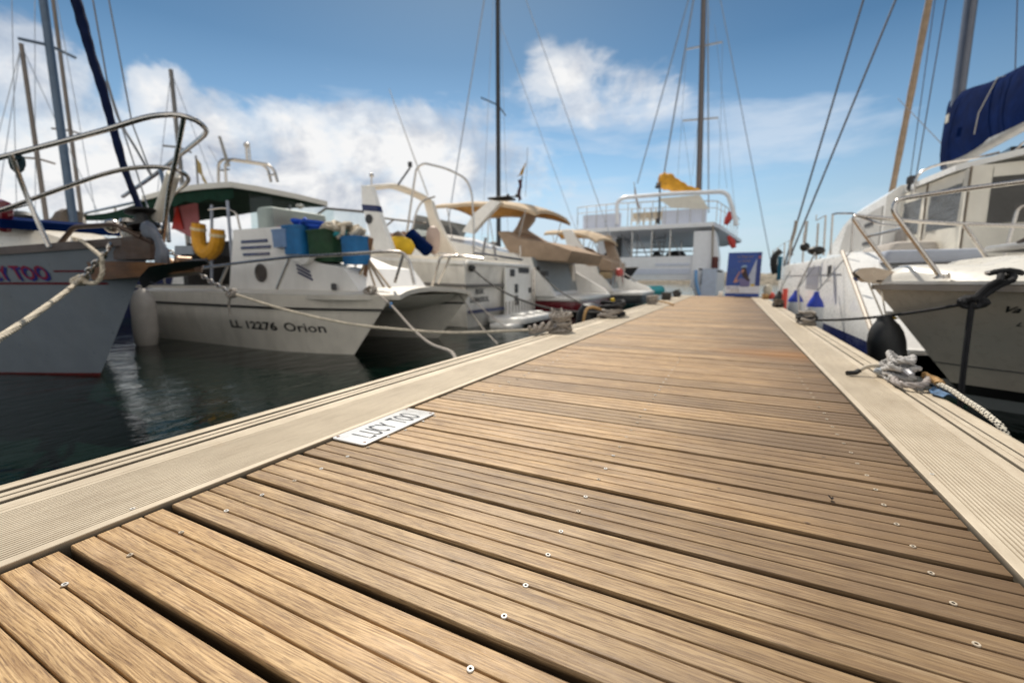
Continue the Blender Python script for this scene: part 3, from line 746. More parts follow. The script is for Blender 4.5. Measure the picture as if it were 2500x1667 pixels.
# cabin: console side, sloped front, foredeck trunk
CABW = mat('orion_cabin', (.85, .83, .80), .4, var=.05, dirt=.25, dirtcol=(.36, .32, .27))
b = MB()
prof = [(-6.82, .32), (-6.60, 1.17), (-5.75, 1.165), (-5.42, 1.16), (-5.27, .80), (-4.85, .66), (-4.42, .60), (-4.12, .26)]
b.loft([[Vector((x, y, z)) for x, z in prof] for y in (4.06, 4.10, 5.40, 5.44)], cap=True); b.build('cabin', CABW, ct, sharp=25)
for z0, x0, x1 in ((.99, -6.42, -5.84), (.905, -6.44, -5.78), (.81, -6.40, -5.82)): part1(lambda m_: m_.bb(x0, x1, 4.046, 4.058, z0-.02, z0+.02), 'blue_stripe', NAVYP, ct)
for k in range(3): part1(lambda m_: m_.prism([(-5.28+k*.01, 4.05, .66-k*.05), (-5.02+k*.02, 4.05, .56-k*.05), (-5.02+k*.02, 4.05, .535-k*.05), (-5.28+k*.01, 4.05, .635-k*.05)], (0, .008, 0)), 'blue_stripe', NAVYP, ct)
b = MB(); b.lathe([(0, 0), (.115, 0), (.13, .012), (.13, .02), (.105, .022), (.09, .01), (0, .008)], (-6.03, 4.06, .545), (0, -1, 0), 20); b.build('porthole', mat('porthole_bronze', (.1, .085, .075), .35, .4), ct)
# windscreen over the console
b = MB(); b.grid([[Vector((-6.3, y, z)) for y in (4.15, 5.65)] for z in (1.17, 1.66)]); b.grid([[Vector((x, 4.14, z)) for x in (-6.3, -5.8)] for z in (1.17, 1.6)]); b.build('windscreen', GLASS, ct)
b = MB(); b.bb(-6.1, -5.75, 4.4, 4.8, 1.17, 1.23); b.build('dash_cover', mat('dark_pink_cloth', (.28, .07, .1), .8), ct)
b = MB(); b.rbox((-6.5, 5.0, 1.25), (.35, 1.1, .6), .05); b.build('helm_seat', mat('seat_white', (.6, .58, .54), .5), ct)
# hardtop
b = MB()
top = [(-9.7, 4.45), (-7.3, 4.45), (-6.75, 4.55), (-6.68, 5.9), (-9.7, 5.9)]
def rp(x, y): return Vector((x, y, 1.97-.012*(x+7)**2*.6))
TOPR = [(430, 490, 4.5), (505, 470, 4.5), (580, 449, 4.5), (672, 459, 5.15), (735, 470, 5.8), (772, 484, 6.0)]
edge = [at(*p) for p in TOPR]; back = [at(640, 520, 6.4), at(500, 540, 6.4), at(300, 555, 6.5)]
zt = 1.98
ry = [(4.45, -9.9, -7.2), (4.8, -9.95, -7.05), (5.4, -10, -6.92), (6.05, -10, -6.9)]
rows_t = []; rows_b = []
for y, xa, xb in ry:
    rows_t.append([Vector((xa+(xb-xa)*i/8, y, zt+.05*math.sin(math.pi*i/8)-.05*(y-4.45))) for i in range(9)])
b.loft([[p for p in r]+[p-Vector((0, 0, .085)) for p in reversed(r)] for r in rows_t]); b.build('hardtop', mat('hardtop_white', (.62, .6, .55), .4, var=.05), ct, sharp=30)
b = MB(); b.grid([[p-Vector((0, 0, .095)) for p in r] for r in rows_t]); 
for i in range(len(rows_t)-1):
    pass
r0 = rows_t[0]; b.grid([[p-Vector((0, -.03, .1)) for p in r0], [p-Vector((0, -.03, .24+.06*(k % 2))) for k, p in enumerate(r0)]])
b.build('hardtop_lining', GREENCAN, ct, thick=.004)
# aft awning on a tube frame
b = MB(); A0 = [(-12.9, 4.7, 1.86), (-9.9, 4.45, 1.88)]; A1 = [(-12.9, 6.1, 1.86), (-9.9, 6.05, 1.84)]
b.grid([[Vector(A0[0]).lerp(Vector(A0[1]), i/8)+Vector((0, 0, -.06*math.sin(math.pi*i/8))) for i in range(9)], [Vector(A1[0]).lerp(Vector(A1[1]), i/8)+Vector((0, 0, -.06*math.sin(math.pi*i/8))) for i in range(9)]])
b.grid([[Vector(A0[0]).lerp(Vector(A0[1]), i/8)+Vector((0, 0, -.06*math.sin(math.pi*i/8))) for i in range(9)], [Vector(A0[0]).lerp(Vector(A0[1]), i/8)+Vector((0, 0, -.12-.22*i/8)) for i in range(9)]])
b.build('awning', GREENCAN, ct, thick=.004)
b = MB()
for y in (4.68, 6.1): b.tube(bend([(-9.9, y-.22, 1.9), (-12.9, y, 1.89), (-12.95, y, .3)], .15), .026)
for x in (-11.3,): b.tube([(x, 4.6, 1.88), (x, 4.6, .3)], .022)
b.build('awning_frame', STEEL, ct)
for (pt, pb, Y) in (((555, 490), (572, 705), 4.45), ((517, 500), (517, 700), 4.5), ((708, 500), (706, 560), 5.7)):
    part1(lambda m_: m_.tube([at(*pt, Y), at(*pb, Y)], .024), 'post', mat('post_blue_grey', (.3, .33, .4), .4, .3), ct)
b = MB(); b.tube(spline(pline([(510, 512), (550, 508), (575, 520), (583, 545), (590, 575)], 4.5), .05), .018); b.build('grab_rail', STEEL, ct)
# dark companion interior
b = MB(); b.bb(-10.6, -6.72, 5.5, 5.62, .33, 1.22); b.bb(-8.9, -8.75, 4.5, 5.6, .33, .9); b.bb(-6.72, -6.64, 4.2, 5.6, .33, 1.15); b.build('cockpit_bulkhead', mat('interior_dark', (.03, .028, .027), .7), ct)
part1(lambda m_: m_.bb(-9.3, -7.2, 4.25, 4.3, .33, .37), 'side_rail', STEEL, ct)
# arch with lights and pole on the hardtop
b = MB()
for dx in (0, .32):
    b.tube(bend([at(533+dx*60, 447, 5.0), at(533+dx*50, 400, 5.0), at(545+dx*60, 388, 5.0), at(642+dx*40, 402, 5.2), at(655+dx*45, 415, 5.25), at(662+dx*50, 445, 5.3)], .12), .025)
for q in ((539, 416), (655, 428)): b.tube([at(*q, 5.0), at(q[0]+20, q[1]-2, 5.0)], .016)
b.build('roof_arch', STEEL, ct)
b = MB(); b.tube([at(604, 395, 5.1), at(602, 360, 5.1)], .028); b.ball(at(602, 355, 5.1), .05); b.tube([at(612, 395, 5.1), at(608, 350, 5.1)], .012); b.build('masthead_light', STEEL, ct)
b = MB(); b.tube([at(558, 405, 5.0), at(536, 334, 5.0)], [.03, .024]); b.build('outrigger', mat('pole_grey', (.3, .29, .27), .5), ct)
b = MB(); b.tube(pline([(508, 355), (545, 420)], 5.0), .004); b.build('antenna_wire', GREY, ct)
# horn / light hanging at the front edge
b = MB(); c = at(732, 500, 5.6); b.lathe([(.03, -.06), (.07, -.04), (.075, .03), (.05, .06), (0, .07)], c, (.7, -.7, 0)); b.build('spotlight', STEEL, ct)
# bow rail
b = MB()
rail = [(480, 662, 3.8), (485, 655, 3.8), (600, 640, 3.8), (720, 627, 3.8), (850, 620, 3.85), (940, 614, 3.95), (985, 616, 4.1), (1000, 640, 4.12), (1012, 695, 4.15)]
b.tube(bend([at(*p) for p in rail], .1), .02)
b.tube(bend([at(1055, 697, 5.6), at(1075, 625, 5.6), at(1130, 625, 5.9), at(1180, 632, 6.0)], .08), .02)
b.build('bow_rail', STEEL, ct)
for (pt, pb, Y) in (((708, 628), (676, 705), 3.85), ((556, 648), (534, 700), 3.8), ((985, 620), (964, 690), 4.3), ((870, 640), (858, 705), 4.4), ((1098, 628), (1070, 692), 5.6)):
    part1(lambda m_: m_.tube([at(*pt, Y), at(*pb, Y)], .018), 'stanchion', STEEL, ct)
b = MB(); b.tube(bend([at(700, 538, 5.2), at(735, 552, 5.0), at(790, 568, 4.7), at(860, 580, 4.6), at(905, 582, 4.55)], .1), .022)
for q in ((766, 565, 640), (852, 583, 640)): b.tube([at(q[0], q[1], 4.6), at(q[0]-6, q[2], 4.6)], .02)
b.tube([at(765, 606, 4.55), at(858, 612, 4.55)], .014); b.build('foredeck_rail', mat('painted_rail', (.45, .37, .29), .45, .2), ct)
# timber samson post with raking legs
b = MB(); b.tube([at(906, 580, 4.35), at(886, 702, 4.35)], [.045, .036], 4); b.build('samson_post', mat('post_timber', (.16, .085, .045), .6, var=.35), ct)
for q in (((893, 640), (860, 706)), ((897, 640), (917, 704)), ((900, 640), (937, 700)), ((902, 636), (952, 702))): part1(lambda m_: m_.tube([at(*q[0], 4.33), at(*q[1], 4.2)], .016), 'post_strut', mat('strut_tan', (.4, .31, .22), .5, .2), ct)
b = MB(); b.rbox(at(815, 700, 4.0), (.07, .07, .09), .02); b.build('bollard', DARKGREY, ct)
b = MB(); b.loft([[Vector((x, y, z)) for x, z in ((-5.32, .76), (-4.86, .765), (-5.0, .66), (-5.1, .64))] for y in (3.98, 4.06)]); b.build('shelf_bracket', WHITE, ct)
# registration flag board / warning banner
b = MB(); b.grid([[at(424, 478, 5.0), at(480, 474, 5.0)], [at(426, 560, 5.0), at(490, 590, 5.0)]]); b.build('warning_board', mat('board_pink', (.42, .14, .16), .6), ct, thick=.01)
b = MB(); b.add([at(432, 500, 4.97), at(448, 560, 4.97), at(418, 560, 4.97)], [(0, 1, 2)]); b.build('warning_triangle', REDP, ct, thick=.004)
b = MB(); b.grid([[at(428, 600, 5.0), at(470, 600, 5.0)], [at(425, 650, 5.0), at(480, 650, 5.0)]]); b.build('side_curtain', mat('grey_blue_cloth', (.3, .34, .4), .8), ct, thick=.01)
# --- loose things on board
lb = thing('horseshoe_buoy', 'yellow horseshoe lifebuoy hanging under the green lined hardtop', 'lifebuoy', at(508, 585, 4.55))
b = MB(); q = spline(pline([(485, 546), (485, 583), (492, 608), (508, 619), (523, 609), (531, 586), (531, 560)], 4.45), .04)
b.tube(q, [.098+.016*math.sin(math.pi*min(1, max(0, (i+2)/(len(q)+3)))) for i in range(len(q))], 10); b.build('cover', YELLOW, lb)
for k in (2, len(q)-4): part1(lambda m_: m_.tube([q[k]+Vector((0, -.002, 0)), q[k+1]+Vector((0, -.002, 0))], .117, 10), 'reflective_band', mat('reflective', (.62, .5, .3), .4), lb)
def crate(name, label, cx, cy, z0, sx, sy, h, m_, taper=.9):
    o = thing(name, label, 'crate', (cx, cy, z0), 'crates and tubs on the fishing boat foredeck')
    b = MB()
    def rg(k, z, n=20):
        q = []
        for i in range(n):
            a = 2*math.pi*i/n; e = .5
            q.append(Vector((cx+math.copysign(abs(math.cos(a))**e, math.cos(a))*sx/2*k, cy+math.copysign(abs(math.sin(a))**e, math.sin(a))*sy/2*k, z)))
        return q
    b.loft([rg(taper, z0), rg(1, z0+h-.03), rg(1.05, z0+h-.03), rg(1.05, z0+h), rg(.96, z0+h), rg(taper-.05, z0+.03)]); b.build('shell', m_, o); return o
def tubat(px, pb, pt, Y): a, c = at(px, pb, Y), at(px, pt, Y); return a.x, Y, a.z, c.z-a.z
x, y, z, h = tubat(733, 622, 552, 4.16); crate('plastic_tub', 'bright blue plastic tub beside the white cabin of the fishing boat', x, y, z, .36, .34, h, BLUEPL)
x, y, z, h = tubat(688, 604, 560, 4.02); crate('plastic_tub', 'small blue grey plastic tub against the white cabin side', x, y, z, .28, .12, h, mat('grey_blue_plastic', (.16, .26, .45), .45))
x, y, z, h = tubat(806, 640, 563, 4.28); crate('net_crate', 'dark green crate heaped with rope behind the brown rail', x, y, z, .50, .42, h, GREENNET, .93); GC = (x, y, z+h)
x, y, z, h = tubat(872, 646, 578, 4.25); crate('plastic_tub', 'blue plastic tub nearest the timber post on the fishing boat', x, y, z, .30, .32, h, BLUEPL); TC = (x, y, z+h)
def heap(name, label, c, items):
    o = thing(name, label, 'rope', c, 'heaps of gear on the crates')
    random.seed(hash(label) % 999)
    for nm, m_, n_, r, sp in items:
        b = MB()
        for k in range(n_):
            q = [Vector(c)+Vector((random.uniform(-1, 1)*sp[0], random.uniform(-1, 1)*sp[1], random.uniform(0, 1)*sp[2])) for _ in range(5)]
            b.tube(spline(q, .04, True), r, 6, closed=True)
        b.build(nm, m_, o)
    return o
random.seed(5)
heap('rope_heap', 'tangle of blue rope lying over the green crate', (GC[0]-.12, GC[1], GC[2]-.02), [('coil', mat('rope_blue', (.01, .08, .5), .7, var=.4), 7, .03, (.32, .2, .16))])
heap('rope_heap', 'tangle of white and turquoise rope on top of the crates', ((GC[0]*.5+TC[0]*.5), TC[1], TC[2]+.0), [('coil', ROPEW, 7, .03, (.24, .2, .2)), ('turquoise_coil', TEALPL, 2, .03, (.15, .15, .12))])
def c1(x, y): return (850+x/3.137, 350+y/3.137)
def c2(x, y): return (1350+x/3.485, 350+y/3.485)
def c3(x, y): return (1850+x/3.135, 300+y/3.135)
def face(b, pts, Y): b.add([at(*p, Y) for p in pts], [tuple(range(len(pts)))])
def pslab(b, pts, Ya, th): b.prism([at(*p, Ya) for p in pts], (0, th, 0))
LG = 'boats moored along the left of the pier'
# ================================================================== older white sports cruiser, stern to the pier (BSK LIMASSOL)
sc = thing('sports_cruiser', 'old white sports cruiser with radar arch and bare bimini hoop, stern lettered LIMASSOL', 'motor boat', (-8, 8.5, WATER), LG)
HC = Hull(8.52, lambda z: -13.6-(.8-z)*.9, lambda z: -4.5-.12*(.8-z), lambda s, t: 1.5*plan(s, .55, 1.8)*(.70+.30*t**.7), lambda s: 1.25-.5*s, -.75)
b = MB(); HC.skin(b, t0=.17); HC.cap(b); b.build('hull', GREYWHITE, sc, weld=True)
b = MB(); HC.skin(b, t0=0, t1=.17, nt=3, off=.001); b.build('antifouling', BOTTOM, sc, weld=True)
b = MB(); HC.strip(b, .72, -.03, .03, .03); b.rbox((-4.50, 8.52, .33), (.06, 3.0, .06), .01); b.build('rubbing_strake', mat('strake_grey', (.16, .15, .14), .6), sc)
b = MB(); HC.deck(b, drop=.02, camber=.06); b.build('deck', WHITE, sc)
b = MB(); HC.strip(b, 1, -.02, .05, .02); b.rbox((-4.5, 8.52, .77), (.08, 2.9, .07), .02); b.build('gunwale', WHITE, sc)
# cockpit coaming + cabin trunk
b = MB(); b.loft([[Vector((x, 8.52+sg*w_, z)) for sg, z in ((-1, .75), (-1, z1), (1, z1), (1, .75))] for x, w_, z1 in ((-13, .3, 1.2), (-11, .95, 1.5), (-9.0, 1.15, 1.62), (-8.3, 1.2, 1.55), (-8.2, 1.25, 1.15), (-6.4, 1.3, .98), (-4.7, 1.3, .86))]); b.build('superstructure', CREAM, sc, sharp=30)
# transom details
X = -4.46
b = MB(); b.bb(X-.02, X+.03, 8.55, 9.95, -.32, .70); b.build('transom_door', WHITE, sc)
for y, z, w_, h_ in ((8.85, .60, .2, .16), (9.45, .66, .55, .12), (9.05, .25, .14, .2), (9.05, -.02, .16, .22), (9.8, .2, .12, .12)): part1(lambda m_: m_.bb(X+.032, X+.05, y-w_/2, y+w_/2, z-h_/2, z+h_/2), 'transom_vent', DARKGREY, sc)
for k in range(9): y = 8.5+k*.16; part1(lambda m_: m_.tube([(X+.06, y, -.36), (X+.06, y, -.02)], .014), 'platform_rail', STEEL, sc)
b = MB(); b.tube([(X+.07, 10.0, -.3), (X+.07, 10.0, .75)], .03); b.tube([(X+.07, 9.9, -.3), (X+.07, 9.9, .7)], .02); b.tube([(X+.07, 9.9, .2), (X+.07, 10, .2)], .02); b.build('boarding_ladder', STEEL, sc)
def tname(b, txt, y0, z0, w_, h_, x): lettering(b, txt, lambda u, v: Vector((x, y0+u, z0+v)), w=w_, h=h_, bold=.02)
b = MB(); tname(b, 'BSK', 7.5, .16, .34, .11, X-.10); tname(b, 'LIMASSOL', 7.32, .0, .74, .11, X-.115); b.build('lettering', DARKGREY, sc)
b = MB(); b.bb(X-.1, X+.015, 7.2, 8.5, -.20, -.14); b.build('blue_line', NAVYP, sc)
b = MB(); b.rbox((-4.12, 8.85, -.38), (.85, 1.95, .13), .03, .12); b.build('swim_platform', WHITE, sc)
b = MB(); b.rbox((-4.05, 7.85, -.47), (.55, .55, .09), .02, .08); b.build('side_step', WHITE, sc)
for y in (8.4, 8.85, 9.3): part1(lambda m_: m_.rbox((-4.05, y, -.285), (.35, .14, .06), .02, .05), 'platform_pad', WHITE, sc)
# radar arch
b = MB(); pslab(b, [(882, 453), (906, 455), (916, 490), (930, 535), (962, 622), (922, 634), (900, 560), (884, 500)], 7.25, .12)
b.build('arch_leg', WHITE, sc, sharp=30)
b = MB(); pslab(b, [(1030, 476), (1052, 490), (1064, 530), (1085, 575), (1116, 624), (1066, 626), (1052, 560)], 9.35, .14)
b.build('arch_leg', CREAM, sc, sharp=30)
b = MB(); q = spline([at(893, 460, 7.3), at(930, 456, 7.6), at(962, 455, 8.0), at(1000, 468, 8.6), at(1030, 482, 9.15), at(1045, 492, 9.45)], .08); b.tube(q, .13, 10, flat=.45); b.build('arch_beam', CREAM, sc)
b = MB(); pslab(b, [(883, 499), (920, 502), (924, 517), (885, 514)], 7.24, .135); b.build('arch_band', NAVYP, sc)
b = MB(); b.lathe([(0, 0), (.1, 0), (.1, .015), (0, .02)], at(901, 535, 7.24), (0, -1, 0)); b.build('emblem', DARKGREY, sc)
b = MB(); b.tube([at(907, 452, 7.4), at(907, 432, 7.4)], .02); b.ball(at(907, 428, 7.4), .05); b.build('nav_light', STEEL, sc)
# windscreens
b = MB(); face(b, [(742, 548), (796, 511), (888, 518), (900, 580), (742, 580)], 7.5); b.build('windscreen', GLASS, sc)
b = MB(); b.tube(pline([(725, 560), (745, 546), (796, 509), (888, 517)], 7.5), .03); b.tube(pline([(920, 530), (962, 536), (1040, 545)], 8.6), .025); b.tube(pline([(962, 536), (935, 558)], 8.6), .022); b.build('windscreen_frame', mat('frame_bronze', (.2, .18, .16), .4, .5), sc)
b = MB(); face(b, [(1002, 560), (1040, 548), (1062, 600), (1000, 605)], 9.3); b.build('windscreen', GLASS, sc)
# bimini hoop
b = MB(); b.tube(bend([at(986, 622, 8.2), at(1000, 520, 8.2), at(1016, 412, 8.2), at(1034, 398, 8.25), at(1092, 412, 8.6), at(1138, 436, 8.9), at(1152, 470, 9.0), at(1157, 560, 9.0), at(1156, 640, 9.0)], .2, 6), .024)
b.tube(bend([at(1002, 580, 8.0), at(1015, 520, 8.1), at(1030, 490, 8.2), at(1062, 480, 8.4)], .2), .022); b.build('bimini_hoop', STEEL, sc)
b = MB(); b.tube([at(970, 454, 8.0), at(1001, 410, 8.1)], .022); b.rbox(at(1001, 402, 8.1), (.09, .09, .12), .02); b.build('stern_light', DARKGREY, sc)
b = MB(); b.tube([at(1045, 478, 9.3), at(950, 217, 8.6)], [.02, .007]); b.build('whip_antenna', mat('antenna_white', (.6, .6, .6), .4), sc)
# stern rails and sundries
b = MB(); b.tube(bend([at(1060, 625, 7.2), at(1068, 620, 7.2), at(1115, 623, 7.2), at(1120, 627, 7.2)], .05), .02)
b.tube([at(1160, 618, 7.6), at(1275, 634, 9.0)], .024); b.tube([at(1270, 600, 9.6), at(1270, 650, 9.6)], .02); b.build('stern_rail', STEEL, sc)
b = MB(); b.tube([at(1186, 580, 8.3), at(1178, 625, 8.3)], .03); b.tube([at(1205, 600, 8.8), at(1212, 635, 8.8)], .028); b.tube(pline([(1150, 600), (1180, 615), (1215, 632)], 8.6), .015); b.build('rod_holder', GREY, sc)
b = MB(); b.lathe([(.02, -.3), (.13, -.22), (.16, 0), (.16, .2), (.1, .32), (.02, .36)], at(1058, 590, 8.6)); b.build('outboard_cover', mat('cover_pink_beige', (.5, .38, .32), .6), sc)
yb_ = thing('folded_cover', 'yellow folded cover lying in the cockpit of the arched white cruiser', 'cover', at(972, 605, 7.6))
b = MB(); b.loft([[at(972, 605, 7.6)+Vector((x, math.cos(a)*r*.5, math.sin(a)*r)) for a in [2*math.pi*k/12 for k in range(12)]] for x, r in ((-.42, .06), (-.34, .18), (-.1, .25), (.15, .24), (.34, .17), (.44, .05))]); b.build('cloth', mat('yellow_cloth', (.6, .38, .01), .7, var=.2, bump=.03, bscale=6), yb_)
yb_ = thing('canvas_roll', 'blue rolled canvas leaning behind the yellow folded cover', 'canvas', at(1020, 590, 8.0))
b = MB(); b.tube([at(1002, 573, 8.0), at(1045, 612, 8.0)], .15, 14); b.build('cloth', BLUECAN, yb_)
b = MB(); b.tube([at(968, 575, 8.2), at(985, 590, 8.2)], .13, 10); b.build('inner_roll', mat('brown_cloth', (.12, .08, .06), .8), yb_)
heap('rope_heap', 'pinkish net heap beside the yellow folded cover', at(975, 585, 8.6), [('net', mat('net_pink', (.45, .3, .24), .9), 8, .03, (.25, .2, .16))])

# ================================================================== two sports cruisers with tan canopies, stern to the pier
def cruiser(tn, label, ya, yb, k, pts, band, bandname, txt, hullm):
    # pts: survey points (pixels) of this boat's own features; ya/yb near and far sides
    o = thing(tn, label, 'motor boat', (-9, (ya+yb)/2, WATER), LG); P = pts; yc = (ya+yb)/2; hb = (yb-ya)/2
    st = at(*P['stern'], ya); sx = st.x; zs = at(*P['shoulder'], ya).z
    H = Hull(yc, lambda z: sx-9.5*k-(.9-z)*.8, lambda z: sx-.0*z-.25*max(0, z), lambda s, t: hb*plan(s, .5, 1.9)*(.80+.20*t**.8), lambda s: zs+.25*(1-s)+.0, -.75)
    tb = (-.02+.75)/(zs+.75); tw = (-.42+.75)/(zs+.75)
    b = MB(); H.skin(b, t0=tb); b.build('hull', hullm, o, weld=True)
    b = MB(); H.skin(b, t0=tw, t1=tb, nt=4, off=.012); b.build(bandname, band, o)
    px0 = at(*P['plat_r'], yb-.25).x
    b = MB(); b.rbox(((sx-.4+px0-.04)/2, yc, -.265), (abs(px0-sx)+.36, 2*hb*.94, .32), .03, .25); b.build(bandname, band, o)
    b = MB(); H.skin(b, t0=0, t1=tw, nt=3); H.cap(b); b.build('bottom_paint', mat('bottom_grey', (.25, .28, .3), .5), o)
    b = MB(); H.deck(b, drop=.03, camber=.1); b.build('deck', WHITE, o)
    # swim platform, moulded transom with two side wings
    px_ = at(*P['plat_r'], yb-.25).x
    b = MB(); b.rbox(((sx-.3+px_)/2, yc, -.06), (abs(px_-sx)+.3, 2*hb*.96, .13), .04, .25); b.build('swim_platform', WHITE, o)
    b = MB(); b.loft([[Vector((x, y, z)) for x, z in ((sx-.9, 0), (sx+.02, 0), (sx-.22, .5*zs), (sx-.5, zs-.02), (sx-.9, zs))] for y in (ya+.3, yb-.3)]); b.build('transom', mat('transom_white', (.72, .73, .76), .3, var=.05), o, sharp=30)
    for y, px_w in ((ya+.12, sx+.55), (yb-.2, px_)):
        b = MB(); b.loft([[Vector((x, y+dy, z)) for x, z in ((sx-1.6, .0), (px_w-.12, .0), (px_w-.24, .14), (sx-.05, zs*.62), (sx-.8, zs+.12), (sx-1.6, zs+.2))] for dy in (-.1, -.05, .1, .15)]); b.build('quarter_wing', WHITE, o, sharp=30)
    if txt:
        b = MB()
        for i, (tx, yy, zz, w_, h_) in enumerate(txt):
            lettering(b, tx, lambda u, v: Vector((sx+.045-.48*(zz+v), yy+u, zz+v)), w=w_, h=h_, bold=.02)
        b.build('lettering', NAVYP, o)
    b = MB(); b.bb(sx-.30, sx-.24, yc-.5, yc-.1, zs*.55, zs*.66); b.build('transom_locker', mat('locker_beige', (.45, .38, .3), .5), o)
    b = MB(); b.bb(sx-.9, sx-.1, yb-.62, yb-.36, .02, zs*.9); b.build('passage_door', CREAM, o)
    # cockpit sides and superstructure going forward
    b = MB(); b.loft([[Vector((x, yc+sg*w_*hb, z)) for sg, z in ((-1, zs-.1), (-1, z1), (1, z1), (1, zs-.1))] for x, w_, z1 in ((sx-9*k, .25, zs+.3), (sx-6.5*k, .7, zs+.65), (sx-4.2*k, .9, zs+.95), (sx-3.0*k, .93, zs+.55), (sx-.9, .95, zs+.12))]); b.build('superstructure', hullm, o, sharp=30)
    b = MB(); b.grid([[Vector((x, ya+.12+.06*(z_-1), zs+z_)) for x in (sx-5.4*k, sx-4.4*k, sx-3.2*k)] for z_ in (.5, .72)]); b.build('side_window', DARKGLASS, o)
    # windscreen
    b = MB(); b.grid([[Vector((sx-4.6*k+zz*.6, yc+(i/6*2-1)*hb*.85, zs+.9+zz)) for i in range(7)] for zz in (0, .5)]); b.build('windscreen', GLASS, o)
    # cockpit cover
    c_near = [at(*q, ya+.25) for q in P['cover']]
    b = MB(); rings = []
    for f, sc_ in ((0, .90), (.03, .96), (.1, 1), (.5, 1.05), (.9, 1), (.97, .96), (1, .90)):
        y = ya+.25+(yb-ya-.5)*f; zc = zs+.1
        rings.append([Vector((p.x, y, zc+(p.z-zc)*sc_)) for p in c_near])
    b.loft(rings); b.build('cockpit_cover', TAUPECAN, o, sharp=75)
    # radar arch: near leg and far leg joined across the top
    for pl_, yy, mm in ((P['leg_n'], ya+.35, WHITE), (P['leg_f'], yb-.6, mat('arch_beige', (.42, .34, .27), .45, var=.08))):
        b = MB(); pslab(b, pl_, yy, .2); b.build('arch_leg', mm, o, sharp=30)
    # bimini
    fl, al, ar = at(*P['bim_f'], ya+.5), at(*P['bim_a'], ya+.5), at(*P['bim_r'], yb-.5)
    rows = []
    for i in range(13):
        f = i/12; x = fl.x+(al.x+.1-fl.x)*f; row = []
        for j in range(9):
            g = j/8; y = ya+.5+(yb-ya-1.0)*g
            z = (fl.z+(al.z-fl.z)*f)+.12*math.sin(math.pi*g)+.10*math.sin(math.pi*f)-.16*max(0, f-.8)/.2*(1)-.06*(g in (0, 1))+.012*math.sin(f*22)
            row.append(Vector((x+(ar.x-al.x)*g*f, y, z)))
        rows.append(row)
    b = MB(); b.grid(rows)
    for e in ([r[0] for r in rows], [r[-1] for r in rows], rows[-1], rows[0]): b.grid([e, [p-Vector((0, 0, .09)) for p in e]])
    b.build('bimini', BEIGECAN, o, sharp=60)
    b = MB(); b.grid([[p-Vector((0, 0, .03)) for p in r] for r in rows]); b.build('bimini_glow_underside', BACKLITCAN, o, sharp=60)  # sun coming through the canvas, painted as an orange underside
    for f in (2, 7, 11):
        for j in (0, 8): p = rows[f][j]; part1(lambda m_: m_.tube([p, Vector((p.x-.3*(f-6)*.2, p.y, zs+.3))], .016), 'bimini_pole', STEEL, o)
    return o, rows
o, rows = cruiser('sports_cruiser', 'sports cruiser with dark red hull band, tan bimini and taupe cockpit cover', 11.0, 14.6, 1.0,
    dict(stern=(1318, 740), shoulder=(1290, 628), plat_r=(1492, 718), cover=[(1215, 562), (1236, 604), (1254, 632), (1385, 640), (1396, 612), (1340, 590), (1262, 580), (1230, 562)],
         leg_n=[(1128, 566), (1152, 570), (1178, 540), (1222, 492), (1198, 488), (1158, 520)],
         leg_f=[(1280, 512), (1308, 514), (1300, 540), (1284, 560), (1350, 600), (1310, 604), (1238, 585), (1262, 552)],
         bim_f=(1052, 500), bim_a=(1300, 500), bim_r=(1386, 528)), MAROON, 'red_band', [('CLIMBIN', 12.2, .40, 1.15, .19), ('LIMASSOL', 12.85, .24, .55, .09)], WHITE)
b = MB(); c = at(1225, 486, 12.5); b.rbox(c, (.7, .6, .06), .02); b.build('roof_hatch', BLACK, o)
b = MB(); b.tube([at(1267, 492, 12.6), at(1275, 430, 12.6)], .02); b.tube([at(1240, 480, 12.4), at(1262, 480, 12.4)], .02); b.ball(at(1240, 477, 12.4), .05); b.ball(at(1262, 478, 12.4), .06); b.build('light_mast', DARKGREY, o)
b = MB(); b.tube([at(1283, 480, 13), at(1288, 360, 13)], .008); b.build('whip_antenna', GREY, o)
b = MB(); rows_ = [[at(x, y+3*math.sin(i*1.3), 12.6)+Vector((0, .03*math.sin(i), 0)) for x, y in ((1274+i*2.0, 428-i*6.0), (1262+i*3.0, 430-i*3.2))] for i in range(7)]; b.grid(rows_); b.build('flag', mat('flag_tan', (.45, .27, .05), .8, var=.4), o, thick=.01)
b = MB(); b.tube(spline(pline([(1268, 440), (1271, 455), (1266, 470), (1270, 488)], 12.55), .1), .05, 8); b.build('furled_flag', mat('flag_maroon', (.06, .02, .03), .8), o)
b = MB(); b.bb(-4.9, -4.5, 11.05, 11.2, .55, .68); b.build('mooring_cleat', DARKGREY, o)
o, rows = cruiser('sports_cruiser', 'smaller cruiser with sagging tan bimini moored beyond the red banded one', 16.2, 19.2, .85,
    dict(stern=(1470, 726), shoulder=(1462, 650), plat_r=(1598, 720), cover=[(1400, 600), (1410, 640), (1418, 662), (1490, 662), (1492, 640), (1460, 622), (1420, 610), (1408, 600)],
         leg_n=[(1372, 562), (1394, 562), (1420, 600), (1452, 648), (1420, 650), (1388, 610)], leg_f=[(1470, 575), (1490, 575), (1500, 600), (1515, 640), (1490, 640), (1478, 610)],
         bim_f=(1328, 566), bim_a=(1450, 575), bim_r=(1502, 582)), mat('dark_hull', (.02, .025, .03), .4), 'dark_band', None, WHITE)
b = MB()
random.seed(3)
for i in range(9):
    x = 1452+i*9; b.tube([at(x, 640, 17.5), at(x+random.uniform(-6, 8), 700, 17.0)], .02)
b.tube(pline([(1440, 640), (1500, 652), (1560, 690)], 17.3), .025); b.tube(pline([(1450, 665), (1520, 672)], 17.3), .02); b.build('stern_rail', STEEL, o)
